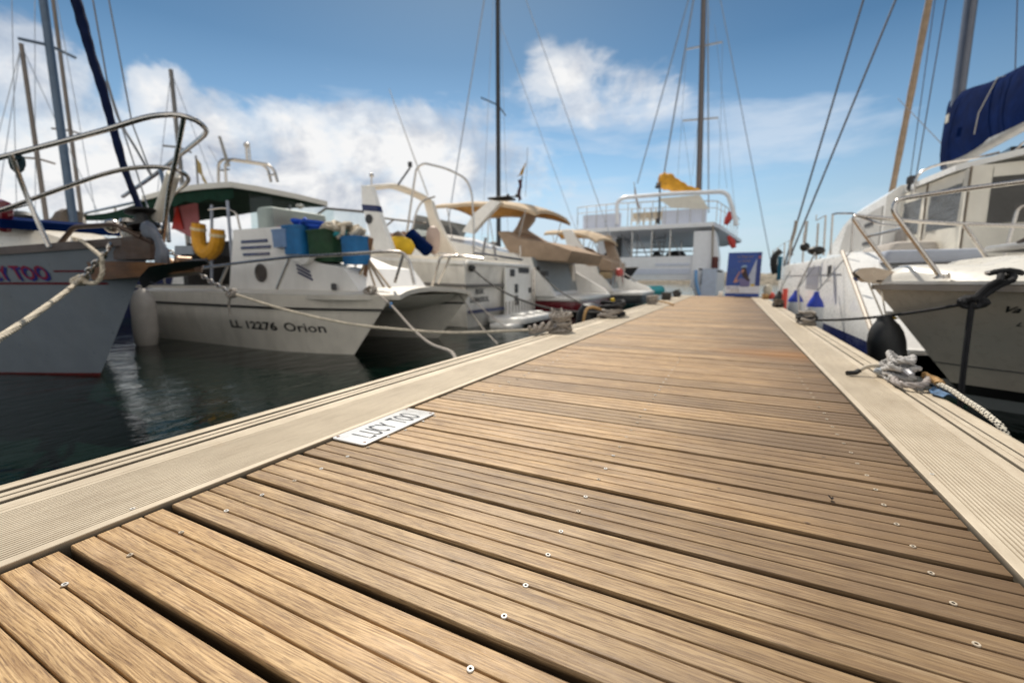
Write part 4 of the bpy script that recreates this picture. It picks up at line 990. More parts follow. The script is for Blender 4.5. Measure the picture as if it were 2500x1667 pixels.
b = MB(); b.rbox(at(1448, 640, 17), (.3, .3, .5), .05); b.build('stern_locker', mat('locker_maroon', (.05, .012, .015), .6), o)
b = MB(); b.ball(at(1512, 665, 17.0), .16); b.ball(at(1490, 652, 17.0), .1); b.build('red_float', mat('float_red', (.5, .08, .07), .5), o)
b = MB(); b.rbox(at(1468, 672, 16.6), (.8, .5, .25), .06); b.build('stern_gear', mat('gear_tan', (.35, .26, .15), .8, var=.4), o)

# ================================================================== sailing yachts in the background
def yacht(label, yc, x_b, x_s, mx, mh, mr, hullm, mastm, spreaders, stays, boom=None, dirn=1, sheer=.75):
    o = thing('background_yacht', label, 'sailing yacht', (mx, yc, WATER), 'sailing yachts further off')
    H = Hull(yc, lambda z: x_b+(z-.7)*.7*dirn, lambda z: x_s, lambda s, t: 1.6*plan(s, .6, 1.5)*(.6+.4*t**.7)*(1-.2*max(0, s-.6)), lambda s: sheer+.25-.4*s+.2*s*s, -.75)
    b = MB(); H.skin(b, ns=16, nt=6); H.cap(b, nt=6); b.build('hull', hullm, o, weld=True)
    b = MB(); H.deck(b, ns=14, camber=.05); b.build('deck', CREAM, o)
    b = MB(); xm = (x_b+x_s)/2; L = abs(x_b-x_s); b.rbox((xm, yc, sheer+.25), (L*.42, 1.7, .5), .12, .3); b.build('coachroof', WHITE, o)
    b = MB(); b.tube([(mx, yc, sheer), (mx, yc, mh)], [mr, mr*.8], 12); b.build('mast', mastm, o)
    for z, wd, sw in spreaders: part1(lambda m_: m_.tube([(mx-sw, yc-wd, z-.02), (mx, yc, z+.03), (mx-sw, yc+wd, z-.02)], .035), 'spreader', mastm, o)
    for pth, r in stays: part1(lambda m_: m_.tube(pth, r, 5), 'stay', mat('stay_wire', (.42, .46, .52), .5, .2), o)
    if boom:
        (xe, z, m_), rad = boom
        b = MB(); b.tube([(mx, yc, z), (xe, yc, z+.1)], .07); b.build('boom', ALU, o)
        b = MB(); q = [Vector((mx+(xe-mx)*i/14, yc, z+.2+.05*math.sin(i*1.2)+.22*max(0, 1-i/5))) for i in range(15)]; b.tube(q, [rad*(1.2-.5*i/14)*(1+.12*math.sin(i*2.1)) for i in range(15)], 10); b.build('sail_cover', m_, o)
    return o
mm_ = mat('mast_blue_grey', (.09, .13, .19), .4, .4); mb_ = mat('mast_tan_grey', (.2, .17, .15), .5, .3)
yacht('yacht with thick blue grey mast and brown sail cover behind the lettered yacht', 5.2, -25.5, -13.6, -14.95, 13, .092, NAVYP, mm_, [(5.95, .5, .1), (9.5, .45, .1)],
      [([(-14.95, 5.2, 12.5), (-14.2, 3.9, .7)], .008), ([(-14.95, 5.2, 12.5), (-14.5, 6.6, .7)], .008), ([(-14.95, 5.2, 12.5), (-24, 5.2, .9)], .012), ([(-14.95, 5.2, 12.5), (-13.6, 5.2, .9)], .008)], ((-19.5, 1.55, mat('brown_sail', (.14, .115, .095), .85, var=.3, bump=.02, bscale=8)), .2), -1, .6)
yacht('yacht with short brown grey mast ending against the cloud at far left', 6.6, -31, -19.6, -20.95, 7.95, .075, WHITE, mb_, [(4.4, .45, .1)],
      [([(-20.95, 6.6, 7.9), (-20.2, 4.9, .7)], .012), ([(-20.95, 6.6, 7.9), (-20.2, 8.3, .7)], .012), ([(-20.95, 6.6, 7.9), (-30, 6.6, .9)], .012)], None, -1, .6)
yacht('yacht with thin tan mast just right of the thick blue grey mast', 8.2, -34, -21.5, -22.8, 16, .07, WHITE, mb_, [(6, .5, .1)],
      [([(-22.8, 8.2, 15), (-21.8, 6.4, .7)], .012), ([(-22.8, 8.2, 15), (-21.8, 10, .7)], .012)], None, -1, .6)
yacht('yacht whose grey mast top rises behind the cabin boat hardtop', 9.2, -28, -16.4, -17.65, 7.55, .08, WHITE, mat('mast_grey', (.19, .18, .17), .45, .4), [(5.0, .45, .1)],
      [([(-17.65, 9.2, 7.5), (-17.0, 10.9, .7)], .012), ([(-17.65, 9.2, 7.5), (-17.0, 7.6, .7)], .012)], None, -1, .6)
bx = -11.85
yacht('yacht with tall black mast rising behind the tan bimini', 22, -4.4, -17, bx, 19, .13, mat('black_hull', (.02, .02, .025), .35), DARKMAST, [(9.65, 1.35, .25)],
      [([(bx, 22, 18.5), (-15.9, 22, .8)], .035), ([(bx, 22, 18.5), (-5, 22, 1.1)], .02), ([(bx, 22, 18.5), (bx-.2, 20.3, .8)], .012), ([(bx, 22, 18.5), (bx-.2, 23.7, .8)], .012), ([(bx, 22, 14), (-6.6, 22, 1.1)], .014)], ((-16.5, 1.9, DARKGREY), .2), 1, .8)
fg = thing('flag_staff', 'small tan flag on a short staff behind the roof arch of the fishing boat', 'flag', at(480, 470, 9.0))
b = MB(); b.tube([at(486, 485, 9.0), at(478, 380, 9.0)], .03); b.build('staff', GREY, fg)
b = MB(); b.grid([[at(x, y, 9.0)+Vector((0, .05*math.sin(j*2), 0)) for j, (x, y) in enumerate(r)] for r in [[(478, 384), (487, 400), (497, 425), (508, 450)], [(482, 420), (488, 428), (497, 440), (505, 452)]]]); b.build('cloth', mat('flag_sand', (.4, .3, .13), .8), fg, thick=.01)
# ================================================================== day-trip catamaran at the end of the pier
fr = thing('tour_catamaran', 'large white two deck tour catamaran with orange boom sail beyond the pier end', 'catamaran', (-4, 30, WATER))
FW = mat('ferry_white', (.84, .85, .88), .35, var=.05, dirt=.2, dirtcol=(.4, .38, .36))
FB = mat('ferry_shade_white', (.66, .70, .82), .4, var=.06)  # the same white with bluish shade put into its colour
Yf = 26.0
def q2(x, y, Y=Yf): return at(*c2(x, y), Y)
L_, Rr = -8.6, -.95
# hulls and bridge deck
b = MB()
for xc in (-7.9, -1.35):
    b.loft([[Vector((xc+sx*w_, y, z)) for sx, z in ((-.6, -.8), (-1, -.2), (-1, 1.0), (1, 1.0), (1, -.2), (.6, -.8))] for y, w_ in ((Yf-.3, .5), (Yf+2, .75), (Yf+10, .75), (Yf+15, .12))])
b.build('hull', FW, fr, sharp=40)
b = MB(); b.bb(L_, -2.05, Yf, Yf+11, .42, 1.72); b.build('bridge_deck', FW, fr)
b = MB(); b.bb(L_+.1, -2.15, Yf-.03, Yf-.005, .75, 1.05); b.bb(-4.0, -2.2, Yf-.04, Yf-.031, 1.22, 1.34); b.build('painted_shade_panel', FB, fr)  # shade on the white bridge deck painted as thin bluish sheets
b = MB(); b.loft([[Vector((x, y, z)) for x, z in ((-2.1, .0), (-.78, .0), (-.78, 1.7), (-1.0, 3.0), (-2.05, 3.0), (-2.05, 1.7))] for y in (Yf-.15, Yf+4)]); b.build('stair_tower', FW, fr, sharp=30)
b = MB(); b.loft([[Vector((x, y, z)) for x, z in ((-1.45, -.6), (-.82, -.6), (-.78, 1.0), (-1.45, 1.0))] for y in (Yf-1.6, Yf-.1)]); b.build('stern_step', mat('stern_shaded_white', (.5, .57, .7), .4), fr)  # white stern with its bluish shade put into the colour
b = MB(); q = spline([(-1.75, Yf-1.5, .9), (-1.7, Yf-1.6, .3), (-1.5, Yf-1.5, -.4)], .1); b.tube(q, .16, 10, flat=.5); b.build('stern_rub', mat('rub_blue', (.2, .42, .75), .45), fr)
# lower deck cabin ring (open sides), posts, seats
b = MB()
b.bb(L_+.4, -2.0, Yf+8.6, Yf+8.8, 1.7, 2.2); b.bb(L_+.4, L_+1.7, Yf+3, Yf+8, 1.7, 3.2); b.build('saloon', FW, fr)
for x in (-8.3, -6.8, -5.4, -4.3, -3.3): part1(lambda m_: m_.tube([(x, Yf+.3, 1.72), (x, Yf+.3, 3.2)], .045), 'deck_post', STEEL, fr)
for x in (-8.2, -6.6, -5.0, -3.5, -2.2): part1(lambda m_: m_.tube([(x, Yf+8, 1.72), (x, Yf+8, 3.2)], .05), 'deck_post', STEEL, fr)
for i in range(6): part1(lambda m_: m_.tube([(-7.2+i*.9, Yf+.25, 1.75), (-7.9+i*.9, Yf+.6, 3.1)], .03), 'rigging_strut', GREY, fr)
b = MB(); b.bb(L_+.2, -2.05, Yf+8, Yf+8.15, 2.42, 2.5); b.build('window_rail', DARKGREY, fr)
for cx, cy, sx in ((-4.7, Yf+5, .55), (-3.4, Yf+4, 1.0), (-7.3, Yf+3, .8)):
    part1(lambda m_: m_.ball((cx, cy, 1.95), .42, sc=(sx*1.5, 1, .8)), 'deck_bundle', BLACK, fr)
b = MB(); b.bb(-6.5, -6.2, Yf+1, Yf+1.3, 1.72, 2.9); b.build('door_dark', BLACK, fr)
b = MB()
for i in range(5): b.tube([(-4.6, Yf+2.2+i*.1, 1.9+i*.27), (-3.9, Yf+2.2+i*.1, 1.9+i*.27)], .035)
b.tube([(-4.6, Yf+2, 1.7), (-4.6, Yf+2.8, 3.2)], .03); b.tube([(-3.9, Yf+2, 1.7), (-3.9, Yf+2.8, 3.2)], .03); b.build('ladder', GREY, fr)
# upper deck
ud = [(-8.55, Yf-.2), (-1.1, Yf-.2), (-.75, Yf+2), (.35, Yf+12), (-.9, Yf+16), (-8.2, Yf+16), (-8.9, Yf+4)]
b = MB(); b.prism([(x, y, 3.22) for x, y in ud], (0, 0, .22)); b.build('upper_deck', FW, fr, sharp=30)
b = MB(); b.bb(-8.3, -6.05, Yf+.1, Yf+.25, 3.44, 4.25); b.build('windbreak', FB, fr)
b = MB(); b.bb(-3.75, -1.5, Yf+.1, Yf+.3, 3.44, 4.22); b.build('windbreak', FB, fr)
b = MB(); b.tube(bend([q2(545, 690), q2(545, 500), q2(600, 462), q2(1000, 430), q2(1440, 412), q2(1490, 440), q2(1530, 560), q2(1560, 700)], .35, 6), .11, 10); b.build('deck_arch', FW, fr)
b = MB()
rail = [q2(210, 690), q2(210, 548), q2(540, 512), q2(960, 490), q2(1400, 492), q2(1520, 570, Yf+5), q2(1590, 650, Yf+12)]
b.tube(rail, .03); b.tube([p-Vector((0, 0, .35)) for p in rail[1:]], .02)
for i in range(1, len(rail)-1):
    for k in range(4):
        p = rail[i].lerp(rail[i+1], k/4); b.tube([p, Vector((p.x, p.y, 3.44))], .022)
b.build('guard_rail', STEEL, fr)
b = MB(); b.grid([[q2(890, 470), q2(1250, 440)], [q2(1010, 552), q2(1330, 560)]]); b.build('wind_canopy', WHITECAN, fr, thick=.03)
for i, x in enumerate((650, 700, 760, 810, 860)):
    b = MB(); p = q2(x, 690); p.y += .5
    for dx in (0, .35): b.tube([p+Vector((dx, 0, 0)), p+Vector((dx, 0, .95-.3*(i % 2)))], .035)
    b.bb(p.x, p.x+.38, p.y, p.y+.35, 3.82, 3.88); b.bb(p.x, p.x+.38, p.y+.33, p.y+.37, 3.95, 4.3)
    o = b.build('deck_chair', mat('chair_cream', (.6, .52, .4), .5)); tag(o, 'cream chair on the upper deck of the tour catamaran', 'chair', 'cream chairs on the tour catamaran')
for (x0, y0, x1, y1, Y) in ((1508, 580, 1470, 690, Yf+1), (1492, 790, 1540, 890, Yf+1)):
    part1(lambda m_: m_.tube([at(*c2(x0, y0), Y), at(*c2((x0+x1)/2+8, (y0+y1)/2), Y), at(*c2(x1, y1), Y)], [.09, .19, .12], 10), 'life_raft', REDP, fr)
b = MB(); b.rbox(q2(1378, 1030, Yf-.4), (.32, .3, .8), .1, .14); b.build('dark_fender', mat('fender_red_brown', (.1, .02, .015), .6), fr)
b = MB(); b.tube([q2(1362, 700, Yf-.3), q2(1352, 1100, Yf-.3)], .045); b.build('boarding_post', mat('post_rust', (.3, .24, .18), .5), fr)
b = MB(); b.tube(pline([c2(1240, 1070), c2(1440, 1090)], Yf-1), .05); b.tube([q2(1275, 1080, Yf-1.2), q2(1260, 1200, Yf-1.5)], .05); b.build('gangway_rail', DARKGREY, fr)
# mast, boom with orange sail, spreaders, stays
Ym = 30.0
b = MB(); b.tube([at(1706, 470, Ym), at(1722, -160, Ym)], [.17, .14], 12); b.build('mast', mat('mast_brown_grey', (.15, .13, .125), .4, .3), fr)
for (pa, pb) in (((1676, 121), (1764, 103)), ((1667, 295), (1754, 288))): part1(lambda m_: m_.tube(pline([pa, pb], Ym), .06), 'spreader', ALU, fr)
for pa, pb, r in (((1692, -40), (1556, 448), .05), ((1700, -40), (1622, 420), .07), ((1755, -20), (1882, 640), .035), ((1728, 0), (1730, 520), .06), ((1676, 121), (1655, 430), .015), ((1764, 103), (1755, 470), .015), ((1667, 295), (1690, 470), .015), ((1754, 290), (1775, 460), .015), ((1745, 60), (1800, 560), .015), ((1735, 20), (1690, 430), .015)):
    part1(lambda m_: m_.tube(pline([pa, pb], Ym), r*.75, 6), 'stay', mat('stay_grey', (.30, .35, .42), .5, .2), fr)
b = MB()
q = [(903, 295, .30), (925, 300, .55), (960, 320, .62), (1010, 345, .55), (1070, 370, .40), (1140, 388, .26), (1200, 398, .17), (1255, 402, .12)]
pts = [at(*c2(x, y), Ym-.3) for x, y, r in q]; rs = [r for x, y, r in q]
pts = spline(pts, .25); n_ = len(pts)
b.tube(pts, [rs[min(int(i/(n_-1)*(len(rs)-1)), len(rs)-1)]*(.78+.07*math.sin(i*1.7)) for i in range(n_)], 12); b.build('boom_sail', mat('orange_sail', (.62, .30, .02), .75, var=.35, vscale=2.5, bump=.04, bscale=4), fr, sharp=60)
b = MB(); b.tube([at(*c2(880, 345), Ym-.3), at(*c2(1260, 410), Ym)], .09); b.build('boom', DARKGREY, fr)
b = MB(); b.tube([q2(905, 690), q2(910, 330)], .05); b.rbox(q2(890, 372), (.25, .2, .15), .03); b.rbox(q2(893, 660), (.2, .2, .3), .03); b.build('light_post', DARKGREY, fr)
b = MB(); b.grid([[q2(690, 350), q2(702, 380)], [q2(694, 450), q2(716, 470)], [q2(715, 530), q2(745, 568)]]); b.build('flag', mat('flag_mixed', (.4, .22, .12), .8, var=.5, vscale=3), fr, thick=.01)
b = MB(); b.tube([q2(735, 690), q2(690, 330)], .025); b.build('flag_staff', STEEL, fr)
dg_ = thing('dinghy', 'teal inflatable dinghy tied under the stern of the tour catamaran', 'dinghy', (-4.6, 24.2, WATER))
b = MB(); b.tube(bend([(-6.6, 24.4, -.2), (-4.0, 24.4, -.15), (-3.4, 24.9, -.12), (-4.0, 25.5, -.15), (-6.6, 25.5, -.2)], .4, 6), .27, 10); b.build('tube', TEALPL, dg_)
b = MB(); b.bb(-6.6, -3.9, 24.4, 25.5, -.4, -.25); b.build('floor', DARKGREY, dg_)

# ================================================================== advertising board at the pier end
ad = thing('advert_board', 'blue advertising board with a woman pointing to her hat, standing at the pier end', 'sign', (.22, 13.0, 0))
tl, bl, br, tr = Vector((-.16, 13.06, 1.15)), Vector((-.185, 12.95, .012)), Vector((.60, 12.95, .012)), Vector((.615, 13.06, 1.15))
def ap(u, v, o_=0): return bl.lerp(br, u).lerp(tl.lerp(tr, u), v)+Vector((0, -.004-o_, 0))
def apoly(b, pts, o_): b.add([ap(u, v, o_) for u, v in pts], [tuple(range(len(pts)))])
b = MB(); b.prism([ap(0, 0, -.006), ap(1, 0, -.006), ap(1, 1, -.006), ap(0, 1, -.006)], (0, .03, 0)); b.build('panel', mat('poster_blue', (.010, .055, .30), .35, var=.1), ad)
b = MB(); b.prism([(-.12, 13.5, .0), (.56, 13.5, 0), (.575, 13.1, 1.12), (-.12, 13.1, 1.12)], (0, .02, 0)); b.build('rear_panel', mat('poster_back', (.2, .2, .22), .6), ad)
b = MB(); apoly(b, [(.0, .075), (1, .075), (1, .24), (0, .24)], .002); b.build('white_band', mat('poster_white', (.72, .72, .78), .4), ad)
b = MB(); apoly(b, [(.66, .24), (.86, .24), (.86, .86), (.64, .42)], .002); b.build('sail_picture', mat('poster_grey', (.42, .46, .58), .4), ad)
b = MB(); apoly(b, [(.88, .24), (1, .24), (1, 1), (.88, 1)], .002); b.build('side_strip', mat('poster_navy', (.008, .03, .2), .35), ad)
b = MB(); apoly(b, [(.5+.065*math.cos(a)-.0, .565+.075*math.sin(a)) for a in [2*math.pi*k/18 for k in range(18)]], .005); apoly(b, [(.22, .33), (.26, .31), (.38, .35), (.36, .38), (.30, .37), (.40, .56), (.38, .58)], .005); b.build('skin_picture', mat('poster_skin', (.5, .24, .18), .5), ad)
b = MB(); apoly(b, [(.43, .6), (.44, .66), (.5, .68), (.56, .66), (.6, .55), (.7, .36), (.64, .35), (.56, .40), (.47, .47), (.455, .53), (.52, .58), (.5, .615)], .008); b.build('hair_picture', mat('poster_hair', (.03, .012, .015), .5), ad)
b = MB(); apoly(b, [(.42, .42), (.36, .40), (.40, .35), (.44, .22), (.70, .22), (.72, .40), (.62, .42), (.55, .40)], .0035); b.build('shirt_picture', mat('poster_shirt', (.16, .14, .30), .5), ad)
b = MB(); apoly(b, [(.40, .64), (.46, .70), (.56, .71), (.60, .66), (.5, .67)], .010); b.build('cap_picture', mat('poster_cap', (.3, .45, .65), .5), ad)
def atext(txt, u, v, w_, h_, m_, **k):
    b = MB(); lettering(b, txt, lambda a, c: ap(u+a, v+c, .004), w=w_, h=h_, **k); b.build('lettering', m_, ad)
gold = mat('poster_gold', (.32, .2, .06), .5)
atext('Se Mega per', .27, .87, .5, .055, gold, shear=.3); atext('in Safety', .31, .775, .38, .05, gold, shear=.3)
atext('RELAXE', .05, .165, .36, .055, mat('poster_ink', (.1, .1, .25), .5)); atext('CRUISES', .15, .105, .28, .045, gold)
b = MB(); apoly(b, [(.73, .235), (.85, .235), (.85, .285), (.73, .285)], .006); b.build('gold_mark', mat('poster_yellow', (.6, .42, .05), .5), ad)
b = MB(); apoly(b, [(.945+.04*math.cos(a), .885+.035*math.sin(a)) for a in [2*math.pi*k/16 for k in range(16)]], .006); b.build('round_mark', mat('poster_red', (.35, .1, .12), .5), ad)
b = MB()
for k in range(4): apoly(b, [(.09, .62-.035*k), (.33-.03*(k % 3), .62-.035*k), (.33-.03*(k % 3), .632-.035*k), (.09, .632-.035*k)], .003)
b.build('small_print', mat('poster_pale_blue', (.05, .12, .35), .5), ad)
wb = thing('white_box', 'small white box on the deck left of the blue advertising board', 'box', (-.28, 12.9, 0))
b = MB(); b.rbox((-.28, 12.95, .075), (.12, .12, .14), .02, .03); b.build('body', WHITE, wb)
RG = 'boats moored along the right of the pier'
# ================================================================== small motor boat, bow over the right edge of the pier
gb = thing('motor_boat', 'cream motor boat with steel bow rail and black mooring line, lettered Va', 'motor boat', (3.5, 4.45, WATER), RG)
HG = Hull(4.45, lambda z: 1.0+(.40-z)*.74-.03*max(0, z-.2), lambda z: 7.0, lambda s, t: 1.25*plan(s, .5, 1.55+2.7*t**1.6)*(.52+.48*t**.9), lambda s: .40+.03*s+.1*s*s, -.75)
GH = mat('taupe_white_hull', (.60, .54, .45), .3, var=.07, dirt=.2, dirtcol=(.2, .18, .15), coat=.4)
tt = lambda z: (z+.75)/1.15
b = MB(); HG.skin(b, t0=tt(-.33), ns=40, pw=1.9); HG.cap(b); b.build('hull', GH, gb, weld=True)
b = MB(); HG.skin(b, t0=tt(-.41), t1=tt(-.33), nt=2, off=.001, ns=40, pw=1.9); b.build('boot_stripe', BLACK, gb, weld=True)
b = MB(); HG.skin(b, t0=0, t1=tt(-.41), nt=4, ns=40, pw=1.9); b.build('bottom', mat('hull_bottom_grey', (.22, .24, .24), .4), gb, weld=True)
b = MB(); HG.strip(b, tt(-.18), -.004, .004, .004, pw=1.9); b.build('pin_line', DARKGREY, gb)
b = MB(); HG.strip(b, 1, -.028, .012, .018, ns=44, pw=1.9); b.build('rub_rail', mat('rub_rail_taupe', (.3, .26, .22), .4), gb)
b = MB(); HG.strip(b, 1, .016, .038, .012, ns=44, pw=1.9); b.build('gunwale_trim', mat('trim_white', (.8, .78, .74), .25, coat=.4), gb)
rows = []
for i in range(45):
    q = (i/44)**1.9; a, c = HG.p(q, 1, -1), HG.p(q, 1, 1); wd = (c-a).length; row = []
    for k in range(17):
        u = k/16; e = abs(2*u-1); p = a.lerp(c, u)
        up = min(.13, wd*.22)*(1-e**4)+.03
        if i > 12: up += .05*max(0, min(1, (q-.06)/.05))*max(0, 1-(e/.78)**8)
        p.z += up; row.append(p)
    rows.append(row)
b = MB(); b.grid(rows); b.build('foredeck', mat('foredeck_cream', (.72, .69, .62), .3, var=.05, dirt=.15, dirtcol=(.4, .36, .3), coat=.3), gb, sharp=50)
b = MB(); b.rbox((2.35, 4.4, .68), (1.3, .9, .05), .02, .2); b.build('deck_hatch', mat('hatch_grey', (.3, .3, .3), .4), gb)
# bow roller
b = MB()
for y in (4.37, 4.50):
    b.prism([(.86, y, .505), (.90, y, .54), (.98, y, .545), (1.10, y, .51), (1.22, y, .475), (1.22, y, .45), (1.02, y, .42), (.93, y, .43)], (0, .014, 0))
b.bb(1.0, 1.22, 4.37, 4.51, .43, .445); b.build('bow_roller', mat('roller_cream', (.62, .5, .38), .35, .3), gb)
part1(lambda m_: m_.lathe([(.01, -.06), (.04, -.06), (.028, 0), (.04, .06), (.01, .06)], (.91, 4.44, .50), (0, 1, 0)), 'roller_wheel', BLACK, gb)
# rails: open pulpit with two forward legs each side
NY, FY = 3.98, 4.92
def gy(px, py, y): return at(px, py, y)
nr = [gy(2900, 395, 3.55), gy(2500, 443, 3.78), gy(2340, 464, 3.88), gy(2215, 483, NY), gy(2188, 490, NY), gy(2180, 510, NY), gy(2186, 525, NY), gy(2296, 676, NY)]
fr_ = [gy(2900, 560, 5.1), gy(2500, 552, 5.0), gy(2350, 547, 4.97), gy(2240, 541, 4.94), gy(2120, 530, FY), gy(2090, 526, FY), gy(2083, 532, FY), gy(2100, 558, FY), gy(2193, 681, FY)]
b = MB(); b.tube(bend(nr[:4], .05)+bend(nr[3:], .035, 5)[1:], .0155, 12); b.build('bow_rail', STEEL, gb, label='near bow rail')
b = MB(); b.tube(bend(fr_[:5], .05)+bend(fr_[4:], .03, 5)[1:], .0155, 12); b.build('bow_rail', STEEL, gb, label='far bow rail')
b = MB(); b.tube([gy(2120, 577, FY), gy(2160, 568, 4.5), gy(2205, 557, NY)], .012, 10); b.build('cross_bar', STEEL, gb)
part1(lambda m_: m_.tube([gy(2354, 549, 4.97), gy(2427, 656, 4.97)], .015, 10), 'rail_leg', STEEL, gb)
for p in (gy(2296, 676, NY), gy(2193, 681, FY)): part1(lambda m_: m_.lathe([(.036, -.012), (.036, .0), (.022, .006), (.02, .02)], p), 'rail_foot', STEEL, gb)
b = MB(); b.tube(bend([gy(2312, 680, 4.0), gy(2312, 668, 4.0), gy(2318, 668, 4.0), gy(2318, 680, 4.0)], .01), .006); b.build('fairlead', STEEL, gb)
# cleat with black mooring line
ce = HG.p(.105, 1, -1)
CL = gy(2455, 672, 3.72)
part1(lambda m_: (m_.tube([CL+Vector((-.09, .0, .012)), CL+Vector((-.05, 0, .02)), CL+Vector((.05, 0, .02)), CL+Vector((.09, 0, .012))], .012, 8), m_.bb(CL.x-.03, CL.x+.03, CL.y-.01, CL.y+.01, CL.z-.05, CL.z+.015)), 'deck_cleat', STEEL, gb)
KN = gy(2374, 738, 3.66)
ml = thing('mooring_line', 'black mooring line knotted on the cream motor boat bow', 'mooring rope', KN)
b = MB()
for dx in (0, .055): b.tube(spline([CL+Vector((dx-.03, -.02, .01)), CL+Vector((dx-.05, -.07, -.03)), KN.lerp(CL, .5)+Vector((dx*.8-.01, -.02, .02)), KN+Vector((dx*.4, 0, .01))], .03), .0175, 8)
b.tube(spline([CL+Vector((-.07, 0, .012)), CL+Vector((0, -.03, .03)), CL+Vector((.07, 0, .012)), CL+Vector((0, .03, .03))], .03, True), .016, 8, closed=True)
b.build('double_line', BLACKROPE, ml)
b = MB()
random.seed(4)
for k in range(3): b.tube(spline([KN+Vector((math.cos(a+k)*.035*(1+.4*k), math.sin(a*2+k)*.02, math.sin(a+k)*.03)) for a in [2*math.pi*j/6 for j in range(6)]], .015, True), .016, 8, closed=True)
b.build('knot', BLACKROPE, ml)
b = MB(); b.tube(sagline(KN, (.70, 5.25, .05), .035), .011, 8); b.build('rope', BLACKROPE, ml)
b = MB(); b.tube(spline([KN, KN+Vector((-.005, -.015, -.2)), KN+Vector((.0, -.02, -.5)), KN+Vector((.02, -.02, -.95))], .05), .016, 8); b.build('hanging_tail', BLACKROPE, ml)
bp_ = thing('rope_pile', 'heap of dark rope lying on the cream motor boat foredeck', 'rope', gy(2470, 625, 4.3))
random.seed(9)
b = MB(); c = Vector((2.05, 4.25, .66))
for k in range(12): 
    q = [c+Vector((random.uniform(-.32, .36), random.uniform(-.2, .2), random.uniform(0, .12)*(1-abs(j-2)*.2))) for j in range(5)]
    b.tube(spline(q, .04, True), .02, 6, closed=True)
b.build('rope', mat('rope_dark_brown', (.03, .022, .02), .9), bp_)
b = MB()
def gname(px, py, hpx, txt, w_):
    lo, hi = 3.0, 4.4
    for _ in range(40):
        md = (lo+hi)/2; q = at(px, py, md); sp_ = HG.side_at(q.x, q.z, -1)
        if md < sp_.y: lo = md
        else: hi = md
    lettering(b, txt, lambda u, v: HG.side_at(q.x+u-.03, q.z+v, -1), w=w_, bold=.03, shear=.1)
gname(2466, 764, 20, 'Va', .06); gname(2502, 798, 20, 'L', .018); b.build('lettering', INK, gb)
# black fender under the bow roller
bf = thing('bow_fender', 'big black fender hung under the bow roller of the cream motor boat', 'fender', (1.02, 4.38, -.2))
b = MB(); ax = Vector((-.14, 0, 1)).normalized(); c = at(2165, 860, 4.2)
b.lathe([(.02, -.55), (.07, -.5), (.115, -.38), (.118, -.2), (.116, .10), (.105, .17), (.085, .22), (.06, .255), (.05, .27), (.045, .30), (.0, .305)], c-ax*.02, ax, 20); b.build('body', BLACK, bf)
for dx in (-.02, .03): part1(lambda m_: m_.tube([c+ax*.26+Vector((dx*.3, 0, 0)), Vector((.99+dx*1.5, 4.44, .44))], .006), 'lanyard', ROPEW, bf)

# ================================================================== sailing catamaran moored alongside, stern towards us
cm = thing('sailing_catamaran', 'white sailing catamaran with clear cockpit enclosure and royal blue boom cover', 'sailing catamaran', (4, 11, WATER), RG)
CMW = mat('catamaran_white', (.86, .85, .82), .28, var=.03, dirt=.05, dirtcol=(.4, .37, .33), coat=.3)
def Xs(y): return 1.26-.022*(y-5)
def ctop(y): return min(.80, -.36+(y-4.95)*.56)
def cat_hull(x0, sgn, nm):
    b = MB(); rings = []
    for y in (4.95, 5.4, 5.9, 6.4, 6.75, 7.0, 7.15, 8, 9.5, 11, 12.5, 14, 15.5, 16.8, 17.6, 18.0):
        k = max(0, (y-11)/7.0); ins = .5*k**2.2; zt = ctop(y)+.12*k; w_ = 1.15-2*ins
        r = .10 if y > 7.1 else .03
        xo = x0(y)+sgn*ins
        pr = [(0.10, -.8), (.02, -.5), (0, -.2), (0, zt-r), (r*.3, zt-r*.3), (r, zt), (w_-r, zt), (w_-r*.3, zt-r*.3), (w_, zt-r), (w_, -.2), (w_-.02, -.5), (w_-.1, -.8)]
        rings.append([Vector((xo+sgn*a, y, max(z, -.8) if z < 0 else z)) for a, z in pr])
    b.loft(rings); return b.build(nm, CMW, cm, sharp=40)
cat_hull(Xs, 1, 'hull'); cat_hull(lambda y: 6.9, -1, 'hull')
b = MB(); b.grid([[Vector((Xs(y)-.003, y, z)) for y in (5.3, 8, 11)] for z in (-.30, -.17)]); b.build('navy_stripe', NAVYP, cm, thick=.002)
b = MB(); b.grid([[Vector((Xs(y)-.004, y, z)) for y in (5.4, 8, 12)] for z in (-.6, -.38)]); b.build('waterline_stripe', mat('teal_bottom', (.03, .12, .17), .5), cm, thick=.002)
b = MB(); b.tube([(Xs(y)+.01, y, ctop(y)+.006) for y in (4.97, 5.4, 5.9, 6.4, 6.9, 7.02)], .022); b.build('transom_edge', mat('edge_tan', (.5, .42, .33), .4), cm)
# steps in the sugar scoop
b = MB()
for i, (ya, z) in enumerate(((5.15, -.18), (5.7, .08), (6.25, .34), (6.75, .6))): b.rbox((1.85, ya+.45, z-.1), (.8, .9, .2), .02, .04)
b.build('transom_step', CMW, cm)
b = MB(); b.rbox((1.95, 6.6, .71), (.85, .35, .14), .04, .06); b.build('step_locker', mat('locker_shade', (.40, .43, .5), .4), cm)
# round badge and stern light
part1(lambda m_: m_.lathe([(0, 0), (.035, 0), (.035, .01), (0, .012)], at(2092, 679, 6.2), (-.3, -1, .2)), 'badge', NAVYP, cm)
